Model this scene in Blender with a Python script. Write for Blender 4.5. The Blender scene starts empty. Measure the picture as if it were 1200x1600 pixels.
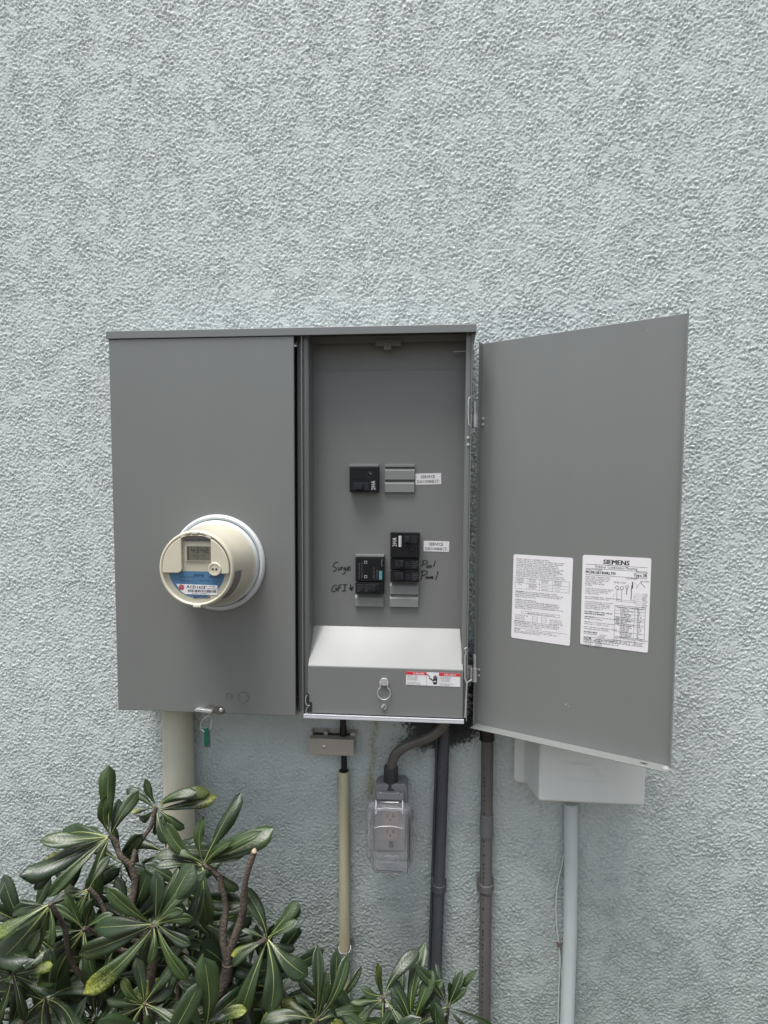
import bpy, bmesh, math, random
import numpy as np
from mathutils import Vector, Matrix
random.seed(7)
S = bpy.context.scene
COL = S.collection
# ------------------------------------------------------------------ camera
CX, CD, CZ = 0.3092, 1.3802, 1.498
YAW, PITCH, ROLL = 0.0908, 0.0731, 0.0054
FPX, SHX, SHY = 986.9, 0.5, 58.0          # focal and lens shift, in px of a 1200x1600 frame
cyw, syw, cp, sp, cr, sr = math.cos(YAW), math.sin(YAW), math.cos(PITCH), math.sin(PITCH), math.cos(ROLL), math.sin(ROLL)
FWD = Vector((-syw*cp, cyw*cp, -sp)); R0 = Vector((cyw, syw, 0)); U0 = R0.cross(FWD)
RGT = R0*cr + U0*sr; UPV = -R0*sr + U0*cr
CAM = Vector((CX, -CD, CZ))
cam = bpy.data.cameras.new('camera'); cam_ob = bpy.data.objects.new('camera', cam); COL.objects.link(cam_ob)
cam_ob.matrix_world = Matrix(((RGT.x, UPV.x, -FWD.x, CAM.x), (RGT.y, UPV.y, -FWD.y, CAM.y), (RGT.z, UPV.z, -FWD.z, CAM.z), (0, 0, 0, 1)))
cam.sensor_fit = 'HORIZONTAL'; cam.sensor_width = 36; cam.lens = 36*FPX/1200
SFIT = 1600 # shift is measured in units of the larger side
cam.shift_x = -SHX/1200; cam.shift_y = SHY/1200
cam.clip_start = 0.02; cam.clip_end = 500
S.camera = cam_ob
# ------------------------------------------------------------------ sky and sun
SUN_EL, SUN_AZ = math.radians(75), math.radians(-40)   # az: from straight out of the wall (-Y), negative = towards the left
w = bpy.data.worlds.new('World'); S.world = w; w.use_nodes = True
nt = w.node_tree; bg = nt.nodes['Background']
sky = nt.nodes.new('ShaderNodeTexSky'); sky.sky_type = 'NISHITA'; sky.sun_disc = False
sky.sun_elevation = SUN_EL; sky.sun_rotation = math.radians(180) + SUN_AZ*-1
sky.air_density = 1.0; sky.dust_density = 4.0; sky.ozone_density = 1.0
hs = nt.nodes.new('ShaderNodeHueSaturation'); hs.inputs['Saturation'].default_value = .48   # thin high cloud: a paler sky
nt.links.new(sky.outputs[0], hs.inputs['Color']); nt.links.new(hs.outputs[0], bg.inputs[0]); bg.inputs[1].default_value = 0.065
sun = bpy.data.lights.new('sun', 'SUN'); sun.energy = 1.5; sun.angle = math.radians(30); sun.color = (1.0, 0.993, 0.98)
sun_ob = bpy.data.objects.new('sun', sun); COL.objects.link(sun_ob)
sdir = Vector((math.sin(SUN_AZ)*math.cos(SUN_EL), -math.cos(SUN_AZ)*math.cos(SUN_EL), math.sin(SUN_EL)))
sun_ob.rotation_euler = sdir.to_track_quat('Z', 'Y').to_euler(); sun_ob.location = sdir*5
S.view_settings.view_transform = 'Standard'; S.view_settings.look = 'None'; S.view_settings.gamma = 1
S.view_settings.exposure = 1.74; S.view_settings.use_curve_mapping = False

# ------------------------------------------------------------------ helpers
def at(px, py, Y):                       # photograph pixel -> the point of the plane y = Y it shows
    v = RGT*((px-600-SHX)/FPX) - UPV*((py-800-SHY)/FPX) + FWD
    return CAM + v*((Y-CAM.y)/v.y)
def ray_plane(px, py, o, n):
    v = RGT*((px-600-SHX)/FPX) - UPV*((py-800-SHY)/FPX) + FWD
    return CAM + v*((o-CAM).dot(n)/v.dot(n))
class Frame:                             # local a (right), b (up), c (outward)
    def __init__(s, o, u, v, n): s.o, s.u, s.v, s.n = Vector(o), Vector(u), Vector(v), Vector(n)
    def __call__(s, a, b, c=0): return s.o + s.u*a + s.v*b + s.n*c
    def inv(s, p): d = p - s.o; return d.dot(s.u), d.dot(s.v), d.dot(s.n)
WF = Frame((0, 0, 0), (1, 0, 0), (0, 0, 1), (0, -1, 0))      # wall frame: a = X, b = Z, c = distance off the wall

class MB:
    def __init__(s, fr=WF): s.v, s.f, s.m, s.fr, s.cur = [], [], [], fr, 0
    def add(s, vs, fs, mi=None):
        k = len(s.v); s.v += [Vector(p) for p in vs]
        for f in fs: s.f.append(tuple(i+k for i in f)); s.m.append(s.cur if mi is None else mi)
        return s
    def box(s, a0, a1, b0, b1, c0, c1, mi=None):
        a0, a1 = min(a0, a1), max(a0, a1); b0, b1 = min(b0, b1), max(b0, b1); c0, c1 = min(c0, c1), max(c0, c1)
        P = [s.fr(a, b, c) for c in (c0, c1) for b in (b0, b1) for a in (a0, a1)]
        return s.add(P, [(0, 2, 3, 1), (4, 5, 7, 6), (0, 1, 5, 4), (2, 6, 7, 3), (0, 4, 6, 2), (1, 3, 7, 5)], mi)
    def prism(s, pts, c0, c1, mi=None):   # polygon in (a,b), extruded c0..c1
        n = len(pts); P = [s.fr(a, b, c0) for a, b in pts] + [s.fr(a, b, c1) for a, b in pts]
        return s.add(P, [tuple(range(n))[::-1], tuple(range(n, 2*n))] + [(i, (i+1) % n, n+(i+1) % n, n+i) for i in range(n)], mi)
    def loft(s, rings, mi=None, cap=True, closed=True):
        n = len(rings[0]); P = [p for r in rings for p in r]; F = []
        for j in range(len(rings)-1):
            for i in range(n if closed else n-1):
                F.append((j*n+i, j*n+(i+1) % n, (j+1)*n+(i+1) % n, (j+1)*n+i))
        if cap: F += [tuple(range(n))[::-1], tuple(range((len(rings)-1)*n, len(rings)*n))]
        return s.add(P, F, mi)
    def tube(s, pts, r, n=16, mi=None, cap=True):
        pts = [Vector(p) for p in pts]; rr = r if isinstance(r, (list, tuple)) else [r]*len(pts)
        t = (pts[1]-pts[0]).normalized(); a = t.orthogonal().normalized(); rings = []
        for i, p in enumerate(pts):
            if i == 0: t = pts[1]-pts[0]
            elif i == len(pts)-1: t = pts[-1]-pts[-2]
            else: t = (pts[i+1]-p).normalized() + (p-pts[i-1]).normalized()
            t.normalize(); a = (a - t*a.dot(t)).normalized(); b = t.cross(a)
            rings.append([p + (a*math.cos(2*math.pi*k/n) + b*math.sin(2*math.pi*k/n))*rr[i] for k in range(n)])
        return s.loft(rings, mi, cap)
    def lathe(s, ca, cb, prof, n=48, mi=None, a0=0, a1=2*math.pi, cap=True):   # prof: list of (radius, c)
        full = abs(a1-a0-2*math.pi) < 1e-6; k = n if full else n+1
        rings = [[s.fr(ca+r*math.cos(a0+(a1-a0)*i/n), cb+r*math.sin(a0+(a1-a0)*i/n), c) for i in range(k)] for r, c in prof]
        return s.loft(rings, mi, cap, full)
    def ribbon(s, pts, wd, c0, c1, mi=None):  # flat stroke with some thickness in the frame plane
        P = [Vector((a, b)) for a, b in pts]; L = []; Rr = []
        for i, p in enumerate(P):
            d = (P[min(i+1, len(P)-1)] - P[max(i-1, 0)])
            if d.length < 1e-9: d = Vector((1, 0))
            d.normalize(); nn = Vector((-d.y, d.x)); ww = wd[i] if isinstance(wd, list) else wd
            L.append(p+nn*ww/2); Rr.append(p-nn*ww/2)
        n = len(P)
        V = [s.fr(q.x, q.y, c1) for q in L] + [s.fr(q.x, q.y, c1) for q in Rr]
        return s.add(V, [(i, n+i, n+i+1, i+1) for i in range(n-1)], mi)
    def text(s, txt, a, b, size, c, mi=None, bold=0, rot=0, align='LEFT', sx=1.0, res=1, fit=None):
        cu = bpy.data.curves.new('t', 'FONT'); cu.body = txt; cu.size = size; cu.resolution_u = res; 
        cu.align_x = align; cu.fill_mode = 'FRONT'
        o = bpy.data.objects.new('t', cu); me = bpy.data.meshes.new_from_object(o)
        cr_, sr_ = math.cos(rot), math.sin(rot)
        if fit and len(me.vertices): xs_ = [v.co.x for v in me.vertices]; sx = fit/(max(xs_)-min(xs_))
        V = [s.fr(a + v.co.x*sx*cr_ - v.co.y*sr_, b + v.co.x*sx*sr_ + v.co.y*cr_, c) for v in me.vertices]
        s.add(V, [tuple(p.vertices) for p in me.polygons], mi)
        if bold: s.add([p+(s.fr(bold*2.2*cr_, bold*2.2*sr_, .00004)-s.fr(0, 0, 0)) for p in V], [tuple(p.vertices) for p in me.polygons], mi)
        bpy.data.objects.remove(o); bpy.data.curves.remove(cu); bpy.data.meshes.remove(me); return s
    def build(s, name, mats, parent=None, bevel=0, smooth=False, seg=2, angle=40, weld=False):
        off = wloc(parent) if parent else Vector((0, 0, 0))
        me = bpy.data.meshes.new(name); me.from_pydata([tuple(p-off) for p in s.v], [], s.f)
        for m in (mats if isinstance(mats, list) else [mats]): me.materials.append(m)
        for p, mi in zip(me.polygons, s.m): p.material_index = mi; p.use_smooth = bool(smooth)
        o = bpy.data.objects.new(name, me); COL.objects.link(o)
        if parent: o.parent = parent
        bm = bmesh.new(); bm.from_mesh(me); bmesh.ops.recalc_face_normals(bm, faces=[f for f in bm.faces]) if not getattr(s, 'keep', False) else None
        bm.to_mesh(me); bm.free()
        if smooth:
            me.set_sharp_from_angle(angle=math.radians(angle))
        if bevel:
            b = o.modifiers.new('b', 'BEVEL'); b.width = bevel; b.segments = seg; b.limit_method = 'ANGLE'; b.angle_limit = math.radians(35); b.harden_normals = False
        return o
def wloc(o):
    v = Vector((0, 0, 0))
    while o: v += o.location; o = o.parent
    return v
def tag(o, label=None, cat=None, group=None, kind=None):
    if label: o['label'] = label
    if cat: o['category'] = cat
    if group: o['group'] = group
    if kind: o['kind'] = kind
    return o
def thing(name, loc, label, cat, group=None):
    o = bpy.data.objects.new(name, None); COL.objects.link(o); o.location = loc; o.empty_display_size = .05
    return tag(o, label, cat, group)

def mat(name, col, rough=.5, metal=0, bump=None, var=None, spec=.5, coat=0, extra=None):
    m = bpy.data.materials.new(name); m.use_nodes = True; t = m.node_tree; b = t.nodes['Principled BSDF']
    b.inputs['Base Color'].default_value = (*col, 1); b.inputs['Roughness'].default_value = rough; b.inputs['Metallic'].default_value = metal
    b.inputs['Specular IOR Level'].default_value = spec; b.inputs['Coat Weight'].default_value = coat; b.inputs['Coat Roughness'].default_value = .15
    tc = t.nodes.new('ShaderNodeTexCoord')
    if var:                               # (scale, amount, colour2, z-stretch)
        n = t.nodes.new('ShaderNodeTexNoise'); n.inputs['Scale'].default_value = var[0]; n.inputs['Detail'].default_value = 6; n.inputs['Roughness'].default_value = .6
        mp = t.nodes.new('ShaderNodeMapping'); mp.inputs['Scale'].default_value = (1, 1, var[3] if len(var) > 3 else 1)
        t.links.new(tc.outputs['Object'], mp.inputs[0]); t.links.new(mp.outputs[0], n.inputs['Vector'])
        r = t.nodes.new('ShaderNodeMapRange'); r.inputs[1].default_value = .35; r.inputs[2].default_value = .7; r.inputs[4].default_value = var[1]
        t.links.new(n.outputs[0], r.inputs[0])
        x = t.nodes.new('ShaderNodeMix'); x.data_type = 'RGBA'; x.inputs[6].default_value = (*col, 1); x.inputs[7].default_value = (*var[2], 1)
        t.links.new(r.outputs[0], x.inputs[0]); t.links.new(x.outputs[2], b.inputs['Base Color'])
        r2 = t.nodes.new('ShaderNodeMapRange'); r2.inputs[3].default_value = rough*.75; r2.inputs[4].default_value = min(1, rough*1.4)
        t.links.new(n.outputs[0], r2.inputs[0]); t.links.new(r2.outputs[0], b.inputs['Roughness'])
    if bump:                              # (scale, distance)
        n = t.nodes.new('ShaderNodeTexNoise'); n.inputs['Scale'].default_value = bump[0]; n.inputs['Detail'].default_value = 3
        t.links.new(tc.outputs['Object'], n.inputs['Vector'])
        u = t.nodes.new('ShaderNodeBump'); u.inputs['Strength'].default_value = 1; u.inputs['Distance'].default_value = bump[1]
        t.links.new(n.outputs[0], u.inputs['Height']); t.links.new(u.outputs[0], b.inputs['Normal'])
    return m

GREY = mat('grey_enamel', (.164, .172, .165), .36, bump=(900, .00006), var=(6, .6, (.150, .157, .151), .3), coat=.35)
GREY_DARK = mat('grey_enamel_plate', (.166, .172, .165), .42, bump=(900, .00006), var=(8, .5, (.150, .156, .150)))
STEEL = mat('zinc_steel', (.62, .63, .64), .35, .65, var=(60, .6, (.38, .38, .38)))
WHITE = mat('sticker_white', (.70, .69, .70), .45, var=(35, .5, (.62, .61, .60)))
INK = mat('black_ink', (.02, .02, .022), .6)
GINK = mat('grey_ink', (.03, .03, .035), .6)
RED = mat('label_red', (.55, .03, .04), .5)
BLACK = mat('breaker_black', (.006, .0065, .008), .5, bump=(700, .00005), spec=.25)
BPRINT = mat('breaker_print', (.13, .13, .14), .6)
BLACK2 = mat('breaker_dark_grey', (.014, .015, .018), .5, spec=.3)
CREAM = mat('aged_cream_plastic', (.58, .545, .425), .30, var=(30, .5, (.50, .47, .37)), coat=.8)
CREAM2 = mat('meter_face_plastic', (.46, .44, .35), .4, var=(40, .4, (.40, .38, .30)))
MBASE = mat('meter_collar_paint', (.60, .63, .62), .35, var=(20, .4, (.42, .46, .48)))
BLUE = mat('meter_blue_label', (.055, .15, .27), .4, var=(60, .4, (.08, .19, .30)))
DARKBLUE = mat('blue_print', (.02, .05, .12), .5)

# ------------------------------------------------------------------ wall
def gauss_noise(shape, l0, l1, px, rng, ang=0, aniso=1.0):   # band-passed random field, wavelengths l0..l1 (metres)
    f = np.fft.rfft2(rng.standard_normal(shape))
    fy = np.fft.fftfreq(shape[0], px)[:, None]; fx = np.fft.rfftfreq(shape[1], px)[None, :]
    u = fx*math.cos(ang)+fy*math.sin(ang); v = (-fx*math.sin(ang)+fy*math.cos(ang))*aniso
    k = np.sqrt(u*u+v*v)
    g = np.exp(-(k*l0)**2) * (1-np.exp(-(k*l1)**2))
    h = np.fft.irfft2(f*g, s=shape); return h/h.std()
def wall_material(coarse):
    m = bpy.data.materials.new('painted_stucco_far' if coarse else 'painted_stucco'); m.use_nodes = True; t = m.node_tree; b = t.nodes['Principled BSDF']
    b.inputs['Roughness'].default_value = .55; b.inputs['Specular IOR Level'].default_value = .22
    tc = t.nodes.new('ShaderNodeTexCoord')
    n = t.nodes.new('ShaderNodeTexNoise'); n.inputs['Scale'].default_value = 2.2; n.inputs['Detail'].default_value = 5; t.links.new(tc.outputs['Object'], n.inputs['Vector'])
    x = t.nodes.new('ShaderNodeMix'); x.data_type = 'RGBA'; x.inputs[6].default_value = (*WALLC, 1); x.inputs[7].default_value = (*WALLC2, 1)
    t.links.new(n.outputs[0], x.inputs[0])
    last = x.outputs[2]
    if not coarse:
        for att, c in (('dirt', (.012, .012, .013)), ('streak', (.30, .27, .12)), ('falloff_grime', (.245, .288, .262))):
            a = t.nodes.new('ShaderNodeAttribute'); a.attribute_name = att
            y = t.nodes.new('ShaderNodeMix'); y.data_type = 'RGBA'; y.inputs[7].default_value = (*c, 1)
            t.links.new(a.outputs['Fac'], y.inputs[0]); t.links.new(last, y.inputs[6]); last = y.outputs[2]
    t.links.new(last, b.inputs['Base Color'])
    n2 = t.nodes.new('ShaderNodeTexNoise'); n2.inputs['Scale'].default_value = 110 if coarse else 230; n2.inputs['Detail'].default_value = 2.5
    t.links.new(tc.outputs['Object'], n2.inputs['Vector'])
    u = t.nodes.new('ShaderNodeBump'); u.inputs['Distance'].default_value = .009 if coarse else .0013; u.inputs['Strength'].default_value = 1
    t.links.new(n2.outputs[0], u.inputs['Height']); t.links.new(u.outputs[0], b.inputs['Normal'])
    return m
WALLC, WALLC2 = (.535, .588, .572), (.585, .64, .62)
PX = .0022; X0, X1, Z0, Z1 = -.86, 1.10, 0.12, 2.66
nx, nz = int(round((X1-X0)/PX))+1, int(round((Z1-Z0)/PX))+1
rng = np.random.default_rng(5)
sh = (nz, nx)
fine = gauss_noise(sh, .0034, .0070, PX, rng, math.radians(28), 1.12)
mid = gauss_noise(sh, .0065, .018, PX, rng, math.radians(35), 1.3)
low = gauss_noise(sh, .05, .3, PX, rng)
patch = gauss_noise(sh, .022, .07, PX, rng, math.radians(60), 1.4)
raw = fine*.84 + mid*.48
ceil_ = .45 + .22*np.clip(low, -1, 1) - .6*np.clip(patch-.9, 0, 1.2)            # where the float knocked the lumps flat
amp = np.clip(1 - .75*np.clip((patch-1.25)/.5, 0, 1), .2, 1) * (1 + .10*low)
h = np.where(raw > ceil_, ceil_ + (raw-ceil_)*.22, raw)
h = np.where(h < -1.1, -1.1+(h+1.1)*.3, h) * .00148 * amp
xs = X0+np.arange(nx)*PX; zs = Z0+np.arange(nz)*PX
XX, ZZ = np.meshgrid(xs, zs)
edge = np.clip(np.minimum(np.minimum(XX-X0, X1-XX), np.minimum(ZZ-Z0, Z1-ZZ))/.03, 0, 1)
h = h*edge
def blob(px, py, rx, ry, rot=0):
    p = at(px, py, 0); dx, dz = XX-p.x, ZZ-p.z
    return np.exp(-((dx/rx)**2 + (dz/ry)**2))
dn = gauss_noise(sh, .006, .05, PX, rng)
d_ = 1.55*blob(697, 1140, .050, .038) + 1.5*blob(655, 1125, .042, .032) + 1.2*blob(655, 1160, .05, .018) + .9*blob(725, 1140, .035, .03)  # dirt, plus the black shadow behind the flexible conduit painted in
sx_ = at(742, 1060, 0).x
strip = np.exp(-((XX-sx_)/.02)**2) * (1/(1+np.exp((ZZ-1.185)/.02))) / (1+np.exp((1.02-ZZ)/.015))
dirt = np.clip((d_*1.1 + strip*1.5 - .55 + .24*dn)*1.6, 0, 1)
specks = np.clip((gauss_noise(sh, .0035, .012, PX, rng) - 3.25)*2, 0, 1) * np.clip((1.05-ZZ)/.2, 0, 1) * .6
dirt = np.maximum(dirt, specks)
sa, sb = at(586, 1120, 0), at(580, 1225, 0)
tt = np.clip((ZZ-sb.z)/(sa.z-sb.z), 0, 1); cx_ = sb.x+(sa.x-sb.x)*tt + .003*np.sin(ZZ*90)
streak = np.exp(-((XX-cx_)/.0065)**2) * (ZZ > sb.z-.035) * (ZZ < 1.12) * (.62+.25*dn) + .55*np.exp(-((XX-sb.x+.006)/.013)**2-((ZZ-sb.z+.005)/.03)**2)
streak = np.clip(streak, 0, .85)
falloff_grime = np.clip(.30*blob(640, 1180, .11, .07) + .85*np.clip((1.1-ZZ)/1.0, 0, 1)*(1+.10*low+.06*dn) + .12*blob(470, 1145, .12, .04), 0, .8)  # light falloff down the wall painted in, with splash dirt; darker under the panel
vs = np.empty((nz*nx, 3), np.float32); vs[:, 0] = XX.ravel(); vs[:, 1] = -h.ravel(); vs[:, 2] = ZZ.ravel()
I = np.arange(nz*nx).reshape(nz, nx); q = np.stack([I[:-1, :-1], I[:-1, 1:], I[1:, 1:], I[1:, :-1]], -1).reshape(-1, 4)
# plain sheets around the detailed patch, so the wall goes on past the frame
ring = [(-6, X0, -.1, 3.4), (X1, 7, -.1, 3.4), (X0, X1, -.1, Z0), (X0, X1, Z1, 3.4)]
rv, rf = [], []
for (a, b_, c, d) in ring:
    k = len(vs)+len(rv); rv += [(a, 0, c), (b_, 0, c), (b_, 0, d), (a, 0, d)]; rf.append((k, k+1, k+2, k+3))
k = len(vs)+len(rv); rv += [(-6, .2, -.1), (7, .2, -.1), (7, .2, 3.4), (-6, .2, 3.4), (-6, 0, 3.4), (7, 0, 3.4), (-6, 0, -.1), (7, 0, -.1)]
rf += [(k+1, k, k+3, k+2), (k+4, k+5, k+2, k+3), (k+6, k+4, k+3, k), (k+7, k+1, k+2, k+5)]
V = np.concatenate([vs, np.array(rv, np.float32)]); Q = np.concatenate([q, np.array(rf)]).astype(np.int32)
me = bpy.data.meshes.new('stucco_wall'); me.vertices.add(len(V)); me.vertices.foreach_set('co', V.ravel())
me.loops.add(len(Q)*4); me.loops.foreach_set('vertex_index', Q.ravel())
me.polygons.add(len(Q)); me.polygons.foreach_set('loop_start', np.arange(len(Q), dtype=np.int32)*4)
sm = np.ones(len(Q), bool); sm[len(q):] = False; me.polygons.foreach_set('use_smooth', sm)
mi = np.zeros(len(Q), np.int32); mi[len(q):] = 1
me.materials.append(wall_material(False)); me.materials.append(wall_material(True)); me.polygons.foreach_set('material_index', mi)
for nme, arr in (('dirt', dirt), ('streak', streak), ('falloff_grime', falloff_grime)):
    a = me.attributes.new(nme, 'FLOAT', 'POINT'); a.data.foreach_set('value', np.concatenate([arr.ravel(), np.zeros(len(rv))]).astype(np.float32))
me.update(); me.validate()
wall = bpy.data.objects.new('stucco_wall', me); COL.objects.link(wall)
tag(wall, 'pale aqua rough stucco house wall behind the electrical panel', 'wall')

# ground
g = MB(); n_ = 40
GR = mat('mulch_soil', (.075, .06, .045), .95, var=(6, .8, (.11, .095, .07)), bump=(60, .02))
g.add([(-40, -60, 0), (40, -60, 0), (40, .19, 0), (-40, .19, 0)], [(0, 1, 2, 3)]); go = g.build('ground', GR); tag(go, kind='structure')

# ------------------------------------------------------------------ electrical panel
CF = .130                                  # front face of the enclosure, off the wall
ZT, ZC, ZB, XC, XR = 1.8401, 1.8252, 1.0599, .0144, .3637
DF = .070                                  # dead front, off the wall
panel = thing('electrical_panel', (0, 0, ZB), 'grey outdoor electrical panel with its right door swung open and breakers showing', 'electrical panel')
T = .0018
b = MB()
b.box(-.364, XR, ZB+.002, ZC+.008, .012, .012+T)                       # back
b.box(-.366, -.366+T, ZB, ZC+.01, .0125, CF-.004)                        # left side
b.box(XR-T, XR, ZB+.0005, ZC+.01, .0125, CF-.001)                         # right side
b.box(-.3635, .0175, ZB, ZB+T, .0145, CF-.006)                          # bottom of the meter side
b.box(.0205, XR-.0025, ZB+.006, ZB+.006+T, .0145, .10)                  # bottom of the breaker side
pL = Frame((0, 0, 0), (1, 0, 0), (0, 0, 1), (0, -1, 0))
b.build('enclosure', GREY_DARK, panel, bevel=.0004)
# frame flanges round the breaker opening
aL, aR = at(471.5, 800, -CF).x, at(737, 800, -CF).x
b = MB()
b.box(aL, aL+T, ZB-.001, ZC+.009, .03, CF+.0005)                     # partition
b.box(aL+T+.0002, aL+.0085, ZB+.001, ZC+.009, CF-.012, CF-.010)     # inner flange
b.box(aL+.0085, aL+.0085+T, ZB+.0012, ZC+.009, CF-.03, CF-.010)
b.box(XC+.0003, aL-.0003, ZB+.003, ZC+.009, CF-.026, CF-.024)           # channel floor between cover and partition
b.build('partition', GREY, panel, bevel=.0004)
b = MB()
b.box(aR-.0150, XR-T-.0004, ZB+.004, ZC+.009, CF-.012, CF-.0105)
b.box(aR-.0150, aR-.0150+T, ZB+.004, ZC+.009, CF-.03, CF-.0122)
b.build('side_flange', GREY, panel, bevel=.0004)
# cap
b = MB()
b.box(-.3705, .3705, ZC-.0005, ZT, CF+.0035, CF+.0055)                  # front lip
b.box(-.3705, .3705, ZT-.0018, ZT+.0002, .002, CF+.0033)
b.box(-.3705, -.3687, ZC, ZT-.002, .004, CF+.0033); b.box(.3687, .3705, ZC, ZT-.002, .004, CF+.0033)
b.prism([(.3650, ZC-.016), (.3685, ZC-.0005), (.3650, ZC-.0005)], .02, CF-.003)
b.build('cap', GREY, panel, bevel=.0012)
# meter cover: shallow pan with a round opening hidden by the meter ring
b = MB()
mx, mz = -.1440, 1.3743
b.box(-.3663, XC, ZB, ZC-.001, CF-.004, CF+.003)
mc = b.build('meter_cover', GREY, panel, bevel=.0016, seg=3)
def ringemb(px, py, r):
    p = at(px, py, -CF-.003); k = MB(); k.lathe(p.x, p.z, [(r, CF+.003), (r-.0002, CF+.0043), (r-.0012, CF+.0043), (r-.0018, CF+.0030)], 32, cap=False); return k
for (px, py, r) in ((380, 1089, .0120), (358, 1087, .0066)):
    k = ringemb(px, py, r); k.lathe(at(px, py, -CF-.003).x, at(px, py, -CF-.003).z, [(.0001, CF+.0033), (r-.0022, CF+.0033), (r-.0022, CF+.003)], 32, cap=False)
    k.build('knockout', GREY, mc, smooth=True)
# latch with seal hasp
latch = None
def P(px, py, c): q = at(px, py, -c); return (q.x, q.z)
b = MB(); c = CF+.0035
b.prism([P(*q, c) for q in ((318, 1106), (329, 1100), (345, 1103), (351, 1108), (350, 1115), (343, 1117), (330, 1112), (321, 1110))], c, c+.0022)
latch = b.build('latch', mat('latch_steel', (.20, .19, .18), .4, .7, var=(90, .7, (.10, .09, .08))), panel, bevel=.0006)
p = at(346, 1109, -c); b = MB(); b.lathe(p.x, p.z, [(.0042, c+.0022), (.0042, c+.0035), (.003, c+.0048), (.0001, c+.005)], 20); b.build('screw', STEEL, latch, smooth=True)
b = MB(); b.prism([P(*q, c) for q in ((306, 1107), (311, 1105), (333, 1108), (334, 1111), (330, 1112), (309, 1110))], c-.012, c+.010); b.build('hasp_tab', STEEL, latch, bevel=.001)

b = MB(); rs = random.Random(4)
for i in range(14):
    x_, z_ = rs.uniform(-.35, .0), rs.uniform(ZB+.02, ZC-.03); a_ = rs.uniform(-.5, .5)+(1.57 if i % 3 else 0); l_ = rs.uniform(.002, .012)
    if math.hypot(x_-mx, z_-mz) < .11: continue
    b.ribbon([(x_, z_), (x_+math.cos(a_)*l_, z_+math.sin(a_)*l_)], .0004, 0, CF+.0031)
b.build('scuff', mat('faint_scuff', (.20, .205, .20), .6), mc)['kind'] = 'stuff'
# dead front
dl, dr = at(486.5, 800, -DF).x, at(725.5, 800, -DF).x
zstep = at(600, 579, -DF).z
b = MB(); b.box(dl, dr, ZB+.02, zstep, DF-.0015, DF); b.box(dl, dr, zstep-.002, ZC+.0095, DF-.0036, DF-.0021)
b.build('dead_front', GREY_DARK, panel, bevel=.0005)
b = MB()                                                             # side walls of the breaker trough
b.box(aL+.0103, aL+.0103+T, ZB+.004, ZC+.009, DF-.002, CF-.0125)
b.box(dr+.0055, dr+.0055+T, ZB+.004, ZC+.009, .0145, CF-.014)
b.build('inner_side', GREY_DARK, panel)
# top bracket and latch tab
b = MB(); c = .09
def pb(mb, x0, y0, x1, y1, c0, c1, mi=None):                          # box from two pixel corners, read at its front face
    p, q = at(x0, y0, -c1), at(x1, y1, -c1); return mb.box(p.x, q.x, q.z, p.z, c0, c1, mi)
pb(b, 587, 530, 627, 540, c-.002, c); pb(b, 600, 536, 611, 546, c-.003, c+.003); pb(b, 604, 540, 607, 543, c+.0031, c+.004)
b.box(dl+.0005, dr-.001, ZC-.0045, ZC+.0085, CF-.045, CF-.043)
b.build('top_bracket', GREY_DARK, panel, bevel=.0005)
b = MB(); q0 = at(708, 549.5, -.085); q1 = at(727, 548.5, -.085); q2 = at(730, 565, -.085)
b.tube([q0, q1, q1+Vector((.003, 0, -.003)), q2], .0012, 8); b.build('wire_clip', STEEL, panel, smooth=True)

# breakers
def label_text(mb, s, px, py, size, c, mi, **k):
    p = at(px, py, -c); mb.text(s, p.x, p.z, size, c, mi, **k)
def breaker(x0, y0, x1, y1, depth, label=None):
    b = MB(); pb(b, x0, y0, x1, y1, DF-.01, DF+depth); o = b.build('circuit_breaker', BLACK, panel, bevel=.0009, seg=2)
    if label: o['label'] = label
    return o
def sub(parent, name, m, fn, bevel=0, smooth=False):
    b = MB(); fn(b); return b.build(name, m, parent, bevel=bevel, smooth=smooth)
# top 200 A main
D1 = .020; c = DF+D1
o = breaker(546, 729.5, 591.3, 769, D1, 'black 200A main breaker beside two blank filler plates')
sub(o, 'handle', BLACK2, lambda b: (pb(b, 551, 754, 577, 766, c+.0002, c+.0012), pb(b, 555, 756, 566, 764.5, c+.0013, c+.009)), .0008)
sub(o, 'moulding', BLACK2, lambda b: (pb(b, 547.5, 731.5, 589, 732.4, c+.0002, c+.0006), pb(b, 547.5, 746.5, 567, 747.3, c+.0002, c+.0006), b.lathe(at(578, 742, -c).x, at(578, 742, -c).z, [(.0075, c), (.0072, c+.0006), (.0062, c+.0006), (.0060, c)], 28, cap=False)))
sub(o, 'rating_print', WHITE, lambda b: (label_text(b, '200A', 586.2, 765.5, .0125, c+.0006, None, rot=math.pi/2, sx=.68), b.ribbon([P(577, 738, c), P(579, 741, c), P(580.5, 739.5, c)], .0005, c, c+.0008)))
def filler(x0, y0, x1, y1):
    p, q = at(x0, y0, -DF-.006), at(x1, y1, -DF-.006); b = MB(); c0, c1 = DF+.0001, DF+.006
    # plate with a sloped upper edge that catches the light
    V = [(p.x, q.z, c0), (q.x, q.z, c0), (q.x, p.z, c0), (p.x, p.z, c0), (p.x+.0004, q.z+.0004, c1), (q.x-.0004, q.z+.0004, c1), (q.x-.0004, p.z-.006, c1), (p.x+.0004, p.z-.006, c1)]
    b.add([WF(*v) for v in V], [(4, 5, 6, 7), (7, 6, 2, 3), (0, 1, 5, 4), (1, 2, 6, 5), (3, 0, 4, 7)])
    return b.build('filler_plate', FILL, panel, bevel=.0004)
FILL = mat('filler_plastic', (.20, .207, .20), .5, bump=(700, .00005))
sub(panel, 'breaker_lip', FILL, lambda b: pb(b, 546, 725, 591.3, 729.2, DF+.0001, DF+.014), .0006)
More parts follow.
